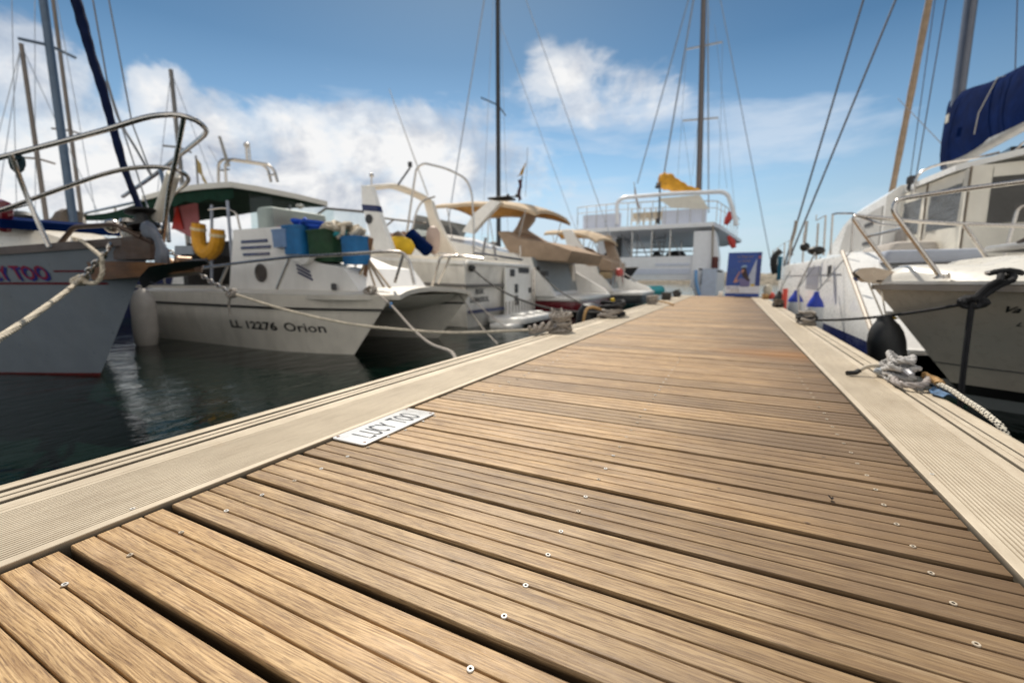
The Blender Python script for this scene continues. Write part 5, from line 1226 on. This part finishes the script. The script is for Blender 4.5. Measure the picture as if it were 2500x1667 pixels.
# ports in the hull side
b = MB(); p0 = Vector((Xs(7.6)-.004, 7.6, .55)); b.prism([(Xs(y)-.006, y, z) for y, z in ((7.50, .50), (7.72, .49), (7.72, .64), (7.50, .65))], (.012, 0, 0)); b.build('port_light', BLACK, cm)
b = MB(); b.prism([(Xs(y)-.005, y, z) for y, z in ((7.46, .44), (7.76, .43), (7.76, .475), (7.46, .485))], (.012, 0, 0)); b.build('port_trim', WHITE, cm)
b = MB(); b.prism([(Xs(y)-.006, y, z) for y, z in ((8.3, .30), (9.4, .30), (9.4, .66), (8.3, .66))], (.012, 0, 0)); b.build('side_window', mat('window_grey', (.42, .42, .45), .15), cm)
b = MB(); b.tube([(Xs(6.9)-.004, 6.9, .52), (Xs(13)-.004, 13, .54)], .006); b.build('hull_line', GREY, cm)
# bridge deck, cockpit and saloon
b = MB(); b.bb(2.35, 5.75, 7.6, 15.5, .15, .62); b.build('bridge_deck', CMW, cm)
b = MB(); b.rbox((4.0, 7.3, .66), (4.4, .45, .10), .03, .08); b.build('aft_beam', CMW, cm)
b = MB(); b.rbox((3.0, 7.5, .83), (.9, .35, .24), .05, .06); b.rbox((4.2, 7.6, .8), (.8, .5, .22), .05, .06); b.build('cockpit_locker', CMW, cm)
b = MB(); b.rbox((2.05, 8.2, .84), (.5, 1.6, .2), .07, .12); b.build('seat_cushion', mat('seat_taupe', (.42, .38, .34), .7), cm)
b = MB(); b.rbox((2.2, 8.9, 1.02), (.2, 1.4, .34), .07, .1); b.build('seat_cushion', mat('seat_taupe', (.42, .38, .34), .7), cm)
b = MB()
rings = []
for x, in_ in ((1.95, .28), (2.1, .06), (2.6, 0), (5.4, 0), (5.9, .06), (6.1, .28)):
    rings.append([Vector((x, y, z)) for y, z in ((8.5, .75), (13.6-in_, .75), (12.9-in_, 1.15), (11.6-in_, 1.68-in_*.5), (10.6, 1.82-in_*.6), (8.5, 1.85-in_*.6))])
b.loft(rings); b.build('saloon', CMW, cm, sharp=40)
b = MB(); b.prism([(1.955, y, z) for y, z in ((8.6, .98), (11.5, .98), (10.9, 1.5), (8.6, 1.55))], (-.02, 0, 0)); b.build('saloon_panel', mat('saloon_grey', (.44, .43, .41), .5), cm)
b = MB(); b.bb(1.92, 1.93, 9.0, 9.5, 1.02, 1.07); b.bb(1.92, 1.93, 9.0, 9.5, 1.32, 1.37); b.build('vent', DARKGREY, cm)
# hard top over the cockpit
b = MB(); rows = []
b.loft([[Vector((x, y, z+dz)) for y, dz in ((yf, 0), (yf, .07), (10.8, .09), (10.8, 0))] for x, yf, z in ((2.15, 7.9, 1.70), (2.3, 7.3, 1.74), (2.8, 7.05, 1.82), (4.0, 6.95, 1.89), (5.3, 7.1, 1.82), (5.8, 7.6, 1.72))]); b.build('hardtop', CMW, cm, sharp=30)
b = MB(); b.prism([(2.75, 7.3, 1.91), (5.2, 7.3, 1.91), (5.0, 8.6, 1.93), (2.9, 8.6, 1.93)], (0, 0, .05)); b.build('roof_hatch', DARKGLASS, cm)
b = MB(); b.tube(bend([(2.75, 7.2, 1.89), (2.8, 7.15, 1.98), (5.2, 7.15, 1.98), (5.25, 7.2, 1.89)], .05), .012); b.build('roof_rail', STEEL, cm)
# canvas enclosure with clear panels: two side panels and the aft panel
EA, EB, EC, ED = Vector((2.12, 8.55, 0)), Vector((2.22, 7.85, 0)), Vector((2.40, 7.18, 0)), Vector((5.6, 7.05, 0))
def panel(nm, A, B, zt0, zt1, zb, win, m_=VINYL):
    zt_ = lambda u: zt0+(zt1-zt0)*u
    def P_(u, v): p = A.lerp(B, u); return Vector((p.x, p.y, zb+(zt_(u)-zb)*v))
    u0, u1, v0, v1 = win; n_ = 10
    b = MB(); nrm = (B-A).cross(Vector((0, 0, 1))).normalized()*.012
    def q_(ua, ub, va, vb): b.grid([[P_(ua+(ub-ua)*i/4, va+(vb-va)*j/4)+nrm*(.8*math.sin(i*2+j)) for i in range(5)] for j in range(5)])
    q_(0, u0, 0, 1); q_(u1, 1, 0, 1); q_(u0, u1, 0, v0); q_(u0, u1, v1, 1)
    b.build('canvas_panel', WHITECAN, cm, thick=.004, sharp=80)
    b = MB(); b.grid([[P_(u0+(u1-u0)*i/8, v0+(v1-v0)*j/8)+nrm*(.6*math.sin(i*.9+j*1.7)) for i in range(9)] for j in range(9)]); b.build('clear_window', m_, cm, sharp=80)
    for (ua, va, ub, vb) in ((0, 0, 0, 1), (1, 0, 1, 1)): part1(lambda m_: m_.tube([P_(ua, va), P_(ub, vb)], .012, 6), 'zip_seam', mat('seam_taupe', (.4, .33, .26), .8), cm)
panel('a', EA, EB, 1.68, 1.70, .72, (.2, .85, .36, .84)); panel('b', EB, EC, 1.70, 1.74, .72, (.1, .86, .36, .86)); panel('c', EC, ED, 1.76, 1.82, .72, (.06, .97, .36, .86), glassmat('dim_vinyl', (.5, .49, .48), .22, .06, .02, 3, .4))
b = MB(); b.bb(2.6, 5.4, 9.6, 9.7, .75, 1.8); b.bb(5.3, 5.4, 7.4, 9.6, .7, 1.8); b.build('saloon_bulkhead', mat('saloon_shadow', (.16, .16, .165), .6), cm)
b = MB(); b.rbox((3.05, 7.35, 1.15), (.34, .06, .36), .02, .04); b.build('instrument_panel', WHITE, cm)
part1(lambda m_: m_.rbox((3.12, 7.31, 1.27), (.03, .01, .03), .003), 'instrument_button', DARKGREY, cm)
for x in (2.72, 2.95): part1(lambda m_: m_.tube(bend([(x, 7.0, .7), (x+.05, 7.0, 1.25), (x+.3, 7.0, 1.27)], .06), .018), 'davit_tube', STEEL, cm)
# guard rails
b = MB()
A_ = [at(2016, 526, 7.9), at(2033, 523, 7.6), at(2043, 521, 7.4), at(2080, 521, 7.2), at(2150, 548, 7.0), at(2220, 556, 6.9)]
b.tube(A_[1:], .013)
for q in (A_[0], A_[1], at(2083, 530, 7.2)): b.tube([q, Vector((q.x+.02, q.y, ctop(q.y)))], .013)
b.tube(bend([A_[0]+Vector((-.1, .1, .03)), A_[0]+Vector((-.1, .1, -.06)), A_[0]], .02), .007); b.build('guard_rail', STEEL, cm)
for y, h_ in ((9.2, .62), (10.6, .6), (12.6, .6), (13.6, .62), (15.2, .6), (16.5, .6)):
    part1(lambda m_: m_.tube([(Xs(y)+.08, y, .78), (Xs(y)+.06, y, .78+h_)], .016), 'stanchion', STEEL, cm)
b = MB(); b.tube([(Xs(y)+.06, y, z) for y, z in ((12.6, 1.38), (13.6, 1.40), (15.2, 1.38), (16.5, 1.38))], .006); b.build('lifeline', STEEL, cm)
# mast, furled headsail, shrouds
MX, MY = 3.95, 12.9
b = MB(); b.loft([[Vector((MX+math.cos(a)*.10*k, MY+math.sin(a)*.16*k, z)) for a in [2*math.pi*j/16 for j in range(16)]] for z, k in ((1.9, 1), (10, 1), (17, .85))]); b.build('mast', mat('cat_mast', (.14, .15, .18), .35, .6), cm)
b = MB(); q = [Vector((4.0, 17.5, 1.1)).lerp(Vector((MX, MY+.2, 15.8)), i/40) for i in range(41)]; b.tube(q, [.075*(1+.07*math.sin(i*1.7)) for i in range(41)], 10); b.build('furled_headsail', mat('headsail_tan', (.40, .29, .20), .8, var=.2, bump=.01, bscale=6), cm)
for A, B, r in (((Xs(13.2)+.05, 13.2, .8), (MX, MY, 16.2), .021), ((Xs(13.1)+.08, 13.0, .8), (MX, MY, 10.7), .021), ((6.8, 13.0, .8), (MX, MY, 10.7), .018), ((6.8, 13.2, .8), (MX, MY, 16.2), .018)):
    part1(lambda m_: m_.tube([A, B], r, 8), 'shroud', mat('shroud_dark', (.10, .10, .11), .5, .3), cm)
b = MB(); p = Vector((Xs(13.2)+.05, 13.2, .8)).lerp(Vector((MX, MY, 16.2)), .055); b.tube(spline([p+Vector((.02, 0, .25)), p, p-Vector((.06, 0, .35)), p-Vector((.02, 0, .6))], .1), .04, 8); b.build('turnbuckle', mat('turnbuckle_bronze', (.3, .26, .22), .45, .6), cm)
for A, B in (((3.9, 12.8, 16), (2.7, 10.2, 1.9)), ((4.05, 12.7, 16), (4.3, 9.5, 3.6)), ((4.05, 12.7, 14), (4.2, 10.8, 3.7)), ((4.0, 12.7, 12), (4.2, 11.3, 3.7)), ((4.1, 12.6, 16), (4.7, 8.0, 3.4)), ((3.9, 17.0, 5.6), (MX, MY, 3.1)), ((3.6, 13.2, 16), (3.4, 13.2, 2.2))):
    part1(lambda m_: m_.tube([A, B], .009, 5), 'running_line', mat('line_dark', (.12, .11, .12), .8), cm)
# boom with blue cover
b = MB(); b.tube([(MX, MY-.15, 2.86), (4.02, 6.6, 2.98)], .095, 12, flat=1.3); b.build('boom', mat('boom_grey', (.45, .43, .4), .4, .4), cm)
b = MB(); rings = []
for i in range(25):
    f = i/24; y = MY+.32-f*6.4; hgt = 1.25*(1-f)**1.4*.72+.55-.1*f; wd = .135-.02*f+.018*math.sin(i*1.3); zb = 2.90+.012*(MY-y)
    if i == 0: wd *= .35; hgt *= .96
    xx = MX+.012*(MY-y)
    rings.append([Vector((xx+wd*k*(1+.05*math.sin(i*2.2+j)), y+.12*(z_ if i < 2 else 0), zb+hgt*z_+.02*math.sin(i*.9+j))) for j, (k, z_) in enumerate(((-.8, -.04), (-1.0, .12), (-1.05, .35), (-.92, .62), (-.6, .90), (-.1, 1.0), (.1, 1.0), (.6, .90), (.92, .62), (1.05, .35), (1.0, .12), (.8, -.04)))])
b.loft(rings); b.build('sail_cover', BLUECAN, cm, sharp=70)
b = MB()
for y in (11.0, 9.2): b.tube([(MX-.3, y, 3.0), (MX-.28, y, 3.35), (MX-.1, y, 3.9), (MX+.1, y, 3.9)], .008)
b.bb(MX-.262, MX-.25, 12.4, 12.55, 3.62, 3.78); b.build('cover_tie', mat('tie_white', (.5, .48, .42), .8), cm)
b = MB(); b.tube(spline(pline([(2232, 470), (2236, 440), (2252, 418), (2300, 400), (2380, 386), (2440, 372)], 8.0), .1), .016); b.build('roof_rail', STEEL, cm)
b = MB(); b.rbox(at(2226, 440, 8.3), (.12, .12, .12), .03); b.rbox(at(2222, 458, 8.3), (.08, .08, .08), .02); b.build('deck_light', DARKGREY, cm)
# halyard bundle / black gear hanging at the bow, winch by the stern
part1(lambda m_: m_.ball(at(1993, 612, 7.5), .09, sc=(1.2, 1, .7)), 'winch', BLACK, cm); part1(lambda m_: m_.ball(at(1965, 603, 8.5), .07), 'winch', BLACK, cm)
b = MB(); b.tube(spline([at(1963, 600, 8.5), at(1968, 555, 8.5), at(1970, 540, 8.5)], .1), .022); b.build('winch_post', STEEL, cm)
sb = thing('sail_bag', 'black and teal bag hanging at the bow end of the catamaran', 'bag', (1.0, 14.4, .6))
b = MB(); c = at(1895, 645, 13.6); b.tube(spline([c+Vector((.08, 0, .35)), c+Vector((-.04, 0, .22)), c+Vector((-.06, 0, -.0)), c+Vector((0, 0, -.25))], .1), [.06, .1, .15, .2, .22, .22, .2, .16, .13, .1, .09, .08, .08, .08, .08, .08, .08, .08][0:0] or .085, 10); b.build('bag', BLACK, sb)
b = MB(); c = at(1903, 655, 13.4); b.tube([c+Vector((0, 0, .3)), c-Vector((0, 0, .3))], .05, 8); b.build('lining', mat('bag_teal', (.01, .12, .2), .7), sb)
# hull fenders with blue caps
def fender(label, px, py, X, r, h, cap, body, name='hull_fender'):
    p = atx(px, py, X); o = thing(name, label, 'fender', p, 'fenders along the catamaran hull')
    b = MB(); b.lathe([(r*.2, -h), (r*.6, -h*.97), (r, -h*.85), (r, -.16), (r*.98, -.14)], p, n=18); b.build('body', body, o)
    b = MB(); b.lathe([(r*.985, -.142), (r*.97, -.12), (r*.72, -.06), (r*.45, -.015), (r*.3, .02), (r*.28, .05), (0, .055)], p, n=18); b.build('cap', cap, o)
    b = MB(); b.tube([p+Vector((0, 0, .05)), Vector((Xs(p.y)+.08, p.y+.1, .82))], .008); b.build('lanyard', GREY, o)
    return o
fender('white fender with royal blue cap, nearest the stern steps of the catamaran', 1993, 722, .96, .098, .62, FENDB, FENDW)
fender('white fender with royal blue cap, middle of the three along the catamaran hull', 1944, 716, .95, .115, .62, FENDB, FENDW)
fender('grey fender with black cap and coral red sleeve beside it near the pier end', 1903, 716, .94, .125, .6, BLACK, mat('fender_grey', (.36, .37, .4), .4))
for (px, py, lb_) in ((1882, 722, 'coral red buoy lying beside the grey fender, on its far side'), (1916, 727, 'coral red tube hanging between the grey fender and the blue capped one')):
    p = atx(px, py, .93); o = thing('marker_buoy', lb_, 'buoy', p)
    b = MB(); (b.ball(p, .1) if px < 1900 else b.tube([p+Vector((0, 0, .18)), p-Vector((0, 0, .3))], .045, 8)); b.build('body', PINKRED, o)
p = at(1874, 708, 13.0); o = thing('mooring_buoy', 'off white buoy by the right edge near the pier end', 'buoy', p)
b = MB(); b.ball(p, .13, sc=(.8, .8, 1.1)); b.build('body', mat('buoy_cream', (.6, .55, .45), .5), o)
# shore power post on the stern step
o = thing('power_socket', 'small white capped yellow socket on the catamaran stern beside the black fender', 'socket', at(2172, 776, 4.95))
b = MB(); p = at(2172, 776, 4.95); b.lathe([(.05, -.01), (.05, .01), (.02, .02), (.015, -.06)], p); b.build('base', mat('socket_yellow', (.6, .4, .01), .5), o)
b = MB(); b.lathe([(.032, .02), (.034, .06), (.0, .065)], p); b.build('cap', WHITE, o)
# grey line with thick spring to the hull of the catamaran
o = thing('mooring_line', 'thick grey line running from the catamaran winch down to the pier edge', 'mooring rope', at(1945, 720, 7.4))
b = MB(); b.tube([at(1990, 618, 7.3), at(1948, 700, 6.5), (.70, 5.95, .05)], .012, 8); b.build('rope', mat('line_grey', (.2, .19, .18), .9), o)
# ================================================================== mooring lines and rope clumps
def cleat(p, d, parent=pier):
    # horned mooring cleat on the edge rail; d: direction of the horns
    d = Vector(d).normalized(); p = Vector(p); b = MB()
    b.tube([p+d*-.13+Vector((0, 0, .055)), p+d*-.08+Vector((0, 0, .062)), p+d*.08+Vector((0, 0, .062)), p+d*.13+Vector((0, 0, .055))], [.010, .016, .016, .010], 8)
    for s in (-.045, .045): b.tube([p+d*s, p+d*s+Vector((0, 0, .06))], .015, 8)
    b.rbox(p+Vector((0, 0, .012)), (.06 if abs(d.y) > .5 else .16, .16 if abs(d.y) > .5 else .06, .012), .004)
    return b.build('mooring_cleat', mat('cleat_galvanised', (.34, .34, .36), .45, .6, var=.25), parent)
def turns(b, c, d, n, r, L, W, H, seed, laid=True):
    random.seed(seed); d = Vector(d).normalized(); s = Vector((-d.y, d.x, 0))
    for k in range(n):
        ph = random.uniform(0, 6.28); l_, w_ = L*random.uniform(.7, 1.1), W*random.uniform(.7, 1.15); z0 = H*(k+.5)/n+random.uniform(-.01, .01)
        ctl = []; eight = k % 3 == 0
        for j in range(8):
            a = ph+2*math.pi*j/8
            v = Vector(c)+d*(l_*math.cos(a))+s*(w_*(math.sin(2*a) if eight else math.sin(a)))
            v += Vector((0, 0, z0+random.uniform(-.012, .02))); v.z = max(v.z, .0085+r*.9); ctl.append(v)
        q = spline(ctl, .012, True); q.append(q[0])
        rope_into(b, q, r) if laid else b.tube(q, r, 8)
Y_ = Vector((0, 1, 0))
# --- left 1: shaggy grey rope end and clump
P1 = Vector((-1.30, 3.50, .0085)); cleat(P1, Y_)
o = thing('rope_clump', 'shaggy grey knotted mooring rope on the left edge, nearest rope clump on that side', 'rope', P1, 'rope clumps on pier cleats')
b = MB(); turns(b, P1+Vector((0, .02, .0)), Y_, 9, .014, .12, .075, .15, 21); b.build('coil', ROPEG, o)
b = MB(); random.seed(8)
for k in range(26):
    a = random.uniform(0, 6.28); p = P1+Vector((random.uniform(-.06, .06), random.uniform(-.1, .12), random.uniform(.08, .17))); b.tube(spline([p, p+Vector((math.cos(a)*.03, math.sin(a)*.04, .03)), p+Vector((math.cos(a)*.06, math.sin(a)*.07, random.uniform(-.01, .05)))], .01), .006, 5)
b.build('frayed_end', ROPEG, o)
lu = thing('mooring_line', 'off white laid line sagging from the yacht chain to the left edge', 'mooring rope', (-2.5, 2.8, .2), 'left mooring lines')
S0 = at(470, 648, 2.35); S1 = at(566, 716, 2.45); E0 = P1+Vector((-.10, -.30, .045))
def img_curve(pts): return spline([at(*p) for p in pts], .05)
ln = spline([S1, at(700, 757, 2.62), at(850, 790, 2.82), at(1000, 806, 3.0), at(1120, 812, 3.12), E0], .05)
b = MB(); rope_into(b, ln, .0125); b.build('rope', ROPEW, lu)
b = MB(); q = spline([E0+Vector((-.02, -.03, 0)), E0.lerp(P1, .5)+Vector((-.02, 0, .035)), P1+Vector((0, 0, .06))], .02); 
for k in range(3): rope_into(b, [p+Vector((.028*math.cos(2.1*k+i*.5), .01*math.sin(i), .028*math.sin(2.1*k+i*.5))) for i, p in enumerate(q)], .016, .07)
b.build('spliced_end', ROPEG, lu)
def chain(b, A, B, link=.045, r=.007, sag=.0):
    A, B = Vector(A), Vector(B); L = (B-A).length; n_ = int(L/(link*.72)); d = (B-A).normalized()
    u = d.orthogonal().normalized(); w_ = d.cross(u)
    for i in range(n_):
        c = A.lerp(B, (i+.5)/n_); c.z -= sag*4*((i+.5)/n_)*(1-(i+.5)/n_); e = u if i % 2 else w_
        b.tube([c+d*(math.cos(a)*link*.5)+e*(math.sin(a)*link*.30) for a in [2*math.pi*k/10 for k in range(10)]], r, 6, closed=True)
b = MB(); chain(b, at(405, 605, 2.25), S1, .05, .008, .03); b.build('chain', STEEL, lu)
b = MB(); random.seed(3)
for k in range(3): b.tube(spline([S1+Vector((math.cos(a+k)*.035, math.sin(a*1.3)*.03, math.sin(a+k)*.035)) for a in [2*math.pi*j/6 for j in range(6)]], .015, True), .013, 7, closed=True)
b.tube(spline([S1+Vector((-.02, 0, -.02)), S1+Vector((-.06, 0, -.10)), S1+Vector((-.05, .0, -.2))], .03), .011, 7); b.build('knot', ROPEG, lu)
# --- near line from the yacht to the pier left of the view
l2 = thing('mooring_line', 'thick white laid line from the yacht bow down past the left frame edge', 'mooring rope', (-4.4, 1.2, .4), 'left mooring lines')
N0 = at(196, 684, 1.62)
b = MB(); rope_into(b, sagline(N0, (-1.39, -.1, .03), .04, 40), .0165); b.build('rope', ROPEW, l2)
b = MB(); random.seed(12)
for k in range(3): b.tube(spline([N0+Vector((math.cos(a+k)*.05, math.sin(a*1.3)*.04, math.sin(a+k)*.03)) for a in [2*math.pi*j/6 for j in range(6)]], .015, True), .017, 7, closed=True)
rope_into(b, spline([at(205, 690, 1.62), at(235, 690, 1.64), at(250, 665, 1.66), at(248, 640, 1.68)], .03), .017); b.build('knot', ROPEW, l2)
b = MB(); chain(b, at(200, 682, 1.62), at(262, 612, 1.70), .06, .011); chain(b, at(262, 612, 1.70), at(272, 592, 1.74), .06, .011); b.build('chain', STEEL, l2)
b = MB(); rope_into(b, spline([at(178, 580, 1.9), at(200, 588, 1.75), at(228, 610, 1.68), at(248, 628, 1.66), at(250, 640, 1.66)], .03), .015); b.build('deck_lead', ROPEW, l2)
# --- line from the fishing boat
l3 = thing('mooring_line', 'grey line from the near bow of the fishing boat drooping to the left pier edge', 'mooring rope', (-2.6, 3, 0), 'left mooring lines')
b = MB(); q = [at(918, 715, 3.95), at(955, 745, 3.6), at(1005, 800, 3.1), at(1050, 838, 2.75), at(1100, 858, 2.4), Vector((-1.40, 2.08, -.02))]; rope_into(b, spline(q, .05), .012); b.build('rope', ROPEG, l3)
b = MB(); q0 = at(905, 705, 4.0); random.seed(2)
for k in range(4): b.tube(spline([q0+Vector((math.cos(a+k)*.07, math.sin(a*1.3)*.05, math.sin(a+k)*.05-.02)) for a in [2*math.pi*j/6 for j in range(6)]], .02, True), .013, 7, closed=True)
b.build('lashing', ROPEG, l3)
part1(lambda m_: m_.rbox(at(955, 745, 3.6), (.03, .03, .06), .01), 'blue_whipping', mat('whipping_blue', (.02, .2, .5), .7), l3)
# --- dark lines of the two cruisers
P2 = Vector((-1.31, 5.25, .0085)); cleat(P2, Y_)
o = thing('rope_clump', 'black rope and yellow scraps heaped on the second cleat of the left edge', 'rope', P2, 'rope clumps on pier cleats')
b = MB(); turns(b, P2+Vector((.02, .05, 0)), Y_, 8, .02, .20, .12, .17, 33, False); b.build('coil', BLACKROPE, o)
b = MB(); turns(b, P2+Vector((.03, -.05, 0)), Y_, 3, .017, .28, .10, .1, 34); b.build('tan_coil', ROPEG, o)
b = MB(); b.rbox(P2+Vector((.0, .12, .19)), (.05, .08, .06), .02); b.rbox(P2+Vector((.06, -.02, .05)), (.06, .06, .05), .02); b.build('yellow_scrap', mat('scrap_yellow', (.6, .4, .01), .6), o)
b = MB(); b.tube(spline([P2+Vector((0, -.1, .05)), P2+Vector((-.12, -.35, .13)), P2+Vector((-.16, -.5, .05)), P2+Vector((-.17, -.55, -.3))], .03), .016, 7); b.build('tan_tail', ROPEO, o)
for A, B, sg_, lb_ in (((1152, 655, 7.2), P2+Vector((0, -.05, .06)), .25, 'dark line from the quarter of the old arched cruiser to the left edge'), ((1313, 656, 11.1), P2+Vector((-.05, .9, .0)), .25, 'dark line from the red banded cruiser to the left edge')):
    l4 = thing('mooring_line', lb_, 'mooring rope', B, 'left mooring lines')
    b = MB(); b.tube(sagline(at(*A), B, sg_), .016, 7); b.build('rope', mat('line_charcoal', (.06, .055, .05), .9), l4)
    b = MB(); b.ball(at(*A), .07); b.build('knot', BLACK, l4)
l5 = thing('mooring_line', 'thin pale lines from the far bow of the fishing boat to the water', 'mooring rope', (-2.6, 4, 0))
b = MB(); b.tube(spline([at(1128, 700, 5.8), at(1180, 755, 5.4), at(1235, 800, 5.0)], .1), .007); b.tube(spline([at(1120, 715, 5.8), at(1170, 790, 5.6), at(1215, 840, 4.6)], .1), .009); b.build('rope', ROPEG, l5)
bf2 = thing('edge_fender', 'black rubber fender hanging off the left edge by the black rope heap', 'fender', (-1.62, 5.6, -.2))
b = MB(); c = Vector((-1.66, 5.55, -.1)); b.lathe([(.03, -.4), (.13, -.36), (.17, -.2), (.17, .12), (.12, .22), (.04, .25)], c, (.15, 0, 1), 16); b.build('body', BLACK, bf2)
for i, (y, lb_, sd) in enumerate(((8.3, 'small grey rope clump, third along the left edge', 41), (10.2, 'small dark rope clump, fourth along the left edge', 42), (12.2, 'small dark rope clump, last along the left edge before the pier end', 43))):
    P = Vector((-1.30, y, .0085)); cleat(P, Y_)
    o = thing('rope_clump', lb_, 'rope', P, 'rope clumps on pier cleats')
    b = MB(); turns(b, P, Y_, 7, .016, .16, .09, .15, sd, False); b.build('coil', ROPEG if i == 0 else mat('rope_charcoal', (.07, .065, .06), .9), o)
# --- right 1: white rope wound on the cleat, tan eye splice and chequered braid
Q1 = Vector((.672, 2.42, .0085)); cleat(Q1, Y_)
o = thing('rope_clump', 'white and grey rope wound thickly round the nearest cleat on the right edge', 'rope', Q1, 'rope clumps on pier cleats')
b = MB(); turns(b, Q1+Vector((.0, .02, 0)), Y_, 9, .0105, .085, .045, .10, 52); b.build('coil', mat('rope_white_grey', (.47, .45, .43), .85, var=.3, vscale=60, dirt=.4, dirtcol=(.2, .18, .16)), o)
b = MB(); turns(b, Q1+Vector((-.02, .11, 0)), (.4, 1, 0), 3, .0105, .045, .035, .05, 53); b.build('knot', mat('rope_blue_fleck', (.5, .54, .58), .85, var=.4, vscale=90), o)
b = MB(); q = spline([Q1+Vector((-.03, .10, .05)), Q1+Vector((-.09, .10, .045)), Q1+Vector((-.14, .075, .014))], .012); b.tube(q, .0095, 8); b.build('tail', ROPEW, o)
b = MB(); b.tube(q[-3:]+[q[-1]+Vector((-.035, -.02, -.001))], .011, 8); b.build('black_tip', BLACK, o)
b = MB(); qq = spline([Q1+Vector((.0, -.02, .03)), Q1+Vector((-.045, -.10, .024)), Q1+Vector((-.03, -.175, .022)), Q1+Vector((.03, -.165, .028)), Q1+Vector((.07, -.08, .04))], .015); rope_into(b, qq, .0135); b.build('bight', mat('rope_greyed', (.36, .32, .30), .9, var=.3, vscale=60), o)
b = MB(); b.bb(Q1.x-.01, Q1.x+.03, Q1.y-.035, Q1.y+.005, .085, .115); b.build('cleat_cap', mat('cap_grey', (.3, .29, .29), .5), o)
tb = thing('tarp_scrap', 'blue speckled cloth tail lying under the white rope clump on the right edge', 'cloth', Q1+Vector((.04, -.15, 0)))
b = MB(); b.grid([[Q1+Vector((.05+.02*math.sin(j*1.3)+i*.012, -.08-j*.04, .014+.008*math.sin(i*2+j)-.0*j)) for i in range(4)] for j in range(6)]); b.build('cloth', mat('tarp_blue', (.06, .13, .24), .8, var=.6, vscale=60), tb, thick=.003)
br = thing('mooring_line', 'chequered black and white braided line with tan eye splice over the right edge', 'mooring rope', Q1+Vector((.08, -.3, 0)))
m = bpy.data.materials.new('chequered_braid'); t = NT(m); 
uv = t.n('ShaderNodeAttribute', attribute_name='chk').outputs['Fac']
b_ = t.n('ShaderNodeBsdfPrincipled', {'Base Color': t.mix(uv, (.62, .57, .47), (.05, .045, .04)), 'Roughness': .85}); t.out(b_.outputs[0])
def braid(b, path, r, n=10):
    path = resample(path, r*.75); T = None; N = None
    rings = []
    for i, p in enumerate(path):
        T = (path[min(i+1, len(path)-1)]-path[max(i-1, 0)]).normalized()
        N = T.orthogonal().normalized() if N is None else (N-T*N.dot(T)).normalized(); B = T.cross(N)
        rings.append([p+(N*math.cos(2*math.pi*k/n)+B*math.sin(2*math.pi*k/n))*r*(1+.10*((i+k) % 2)) for k in range(n)])
    for i in range(len(rings)-1):
        for k in range(n):
            b.cur = 1.0 if ((i//1+k) % 4 == 0 or (i-k) % 4 == 0) else 0.0
            b.add([rings[i][k], rings[i][(k+1) % n], rings[i+1][(k+1) % n], rings[i+1][k]], [(0, 1, 2, 3)])
b = MB(); braid(b, spline([Q1+Vector((.075, -.16, .035)), Q1+Vector((.085, -.25, .03)), Q1+Vector((.085, -.36, .022)), Q1+Vector((.083, -.52, .012)), Q1+Vector((.095, -.62, -.03)), Q1+Vector((.12, -.70, -.2)), Q1+Vector((.2, -.8, -.5))], .02), .0092); b.build('rope', m, br, attr='chk', weld=True)
b = MB(); rope_into(b, spline([Q1+Vector((.07, -.03, .045)), Q1+Vector((.078, -.10, .042)), Q1+Vector((.077, -.17, .036))], .015), .0165, .05); b.build('eye_splice', ROPEO, br)
# --- further right-hand cleats
for i, (y, lb_, sd, mm) in enumerate(((5.2, 'grey and black rope clump on the second cleat of the right edge', 61, ROPEG), (8.3, 'brownish rope clump on the third cleat of the right edge', 62, mat('rope_brown', (.14, .11, .08), .9)), (11.6, 'tan rope clump near the pier end on the right edge', 63, ROPEO))):
    P = Vector((.675, y, .0085)); cleat(P, Y_)
    o = thing('rope_clump', lb_, 'rope', P, 'rope clumps on pier cleats')
    b = MB(); turns(b, P, Y_, 6, .014, .13, .06, .11, sd, i == 0); b.build('coil', mm, o)
    if i < 2: b = MB(); turns(b, P+Vector((.0, .05, 0)), Y_, 4, .016, .16, .07, .07, sd+9, False); b.build('dark_coil', BLACKROPE, o)
o = thing('rope_tail', 'tan rope end lying across the left edge near the pier end', 'rope', (-1.1, 9, .01))
b = MB(); b.tube(spline([(-1.3, 9.0, .03), (-1.1, 8.7, .022), (-.95, 8.2, .022), (-.9, 8.0, .022)], .05), .014, 7); b.build('rope', ROPEO, o)
# dry leaf curl on the boards
o = thing('dry_leaf', 'tiny dark curled leaf lying on the deck boards near the right edge', 'leaf', (.196, 1.05, .0))
q0 = atz(2028, 1216, 0.004)
b = MB(); b.grid([[q0+Vector(((i-1.5)*.0028, (j-1.5)*.0035, .002+.003*math.cos(i*1.6)+.002*math.sin(j*2))) for i in range(4)] for j in range(4)]); b.build('blade', mat('leaf_dark', (.02, .013, .01), .8), o, thick=.0006)
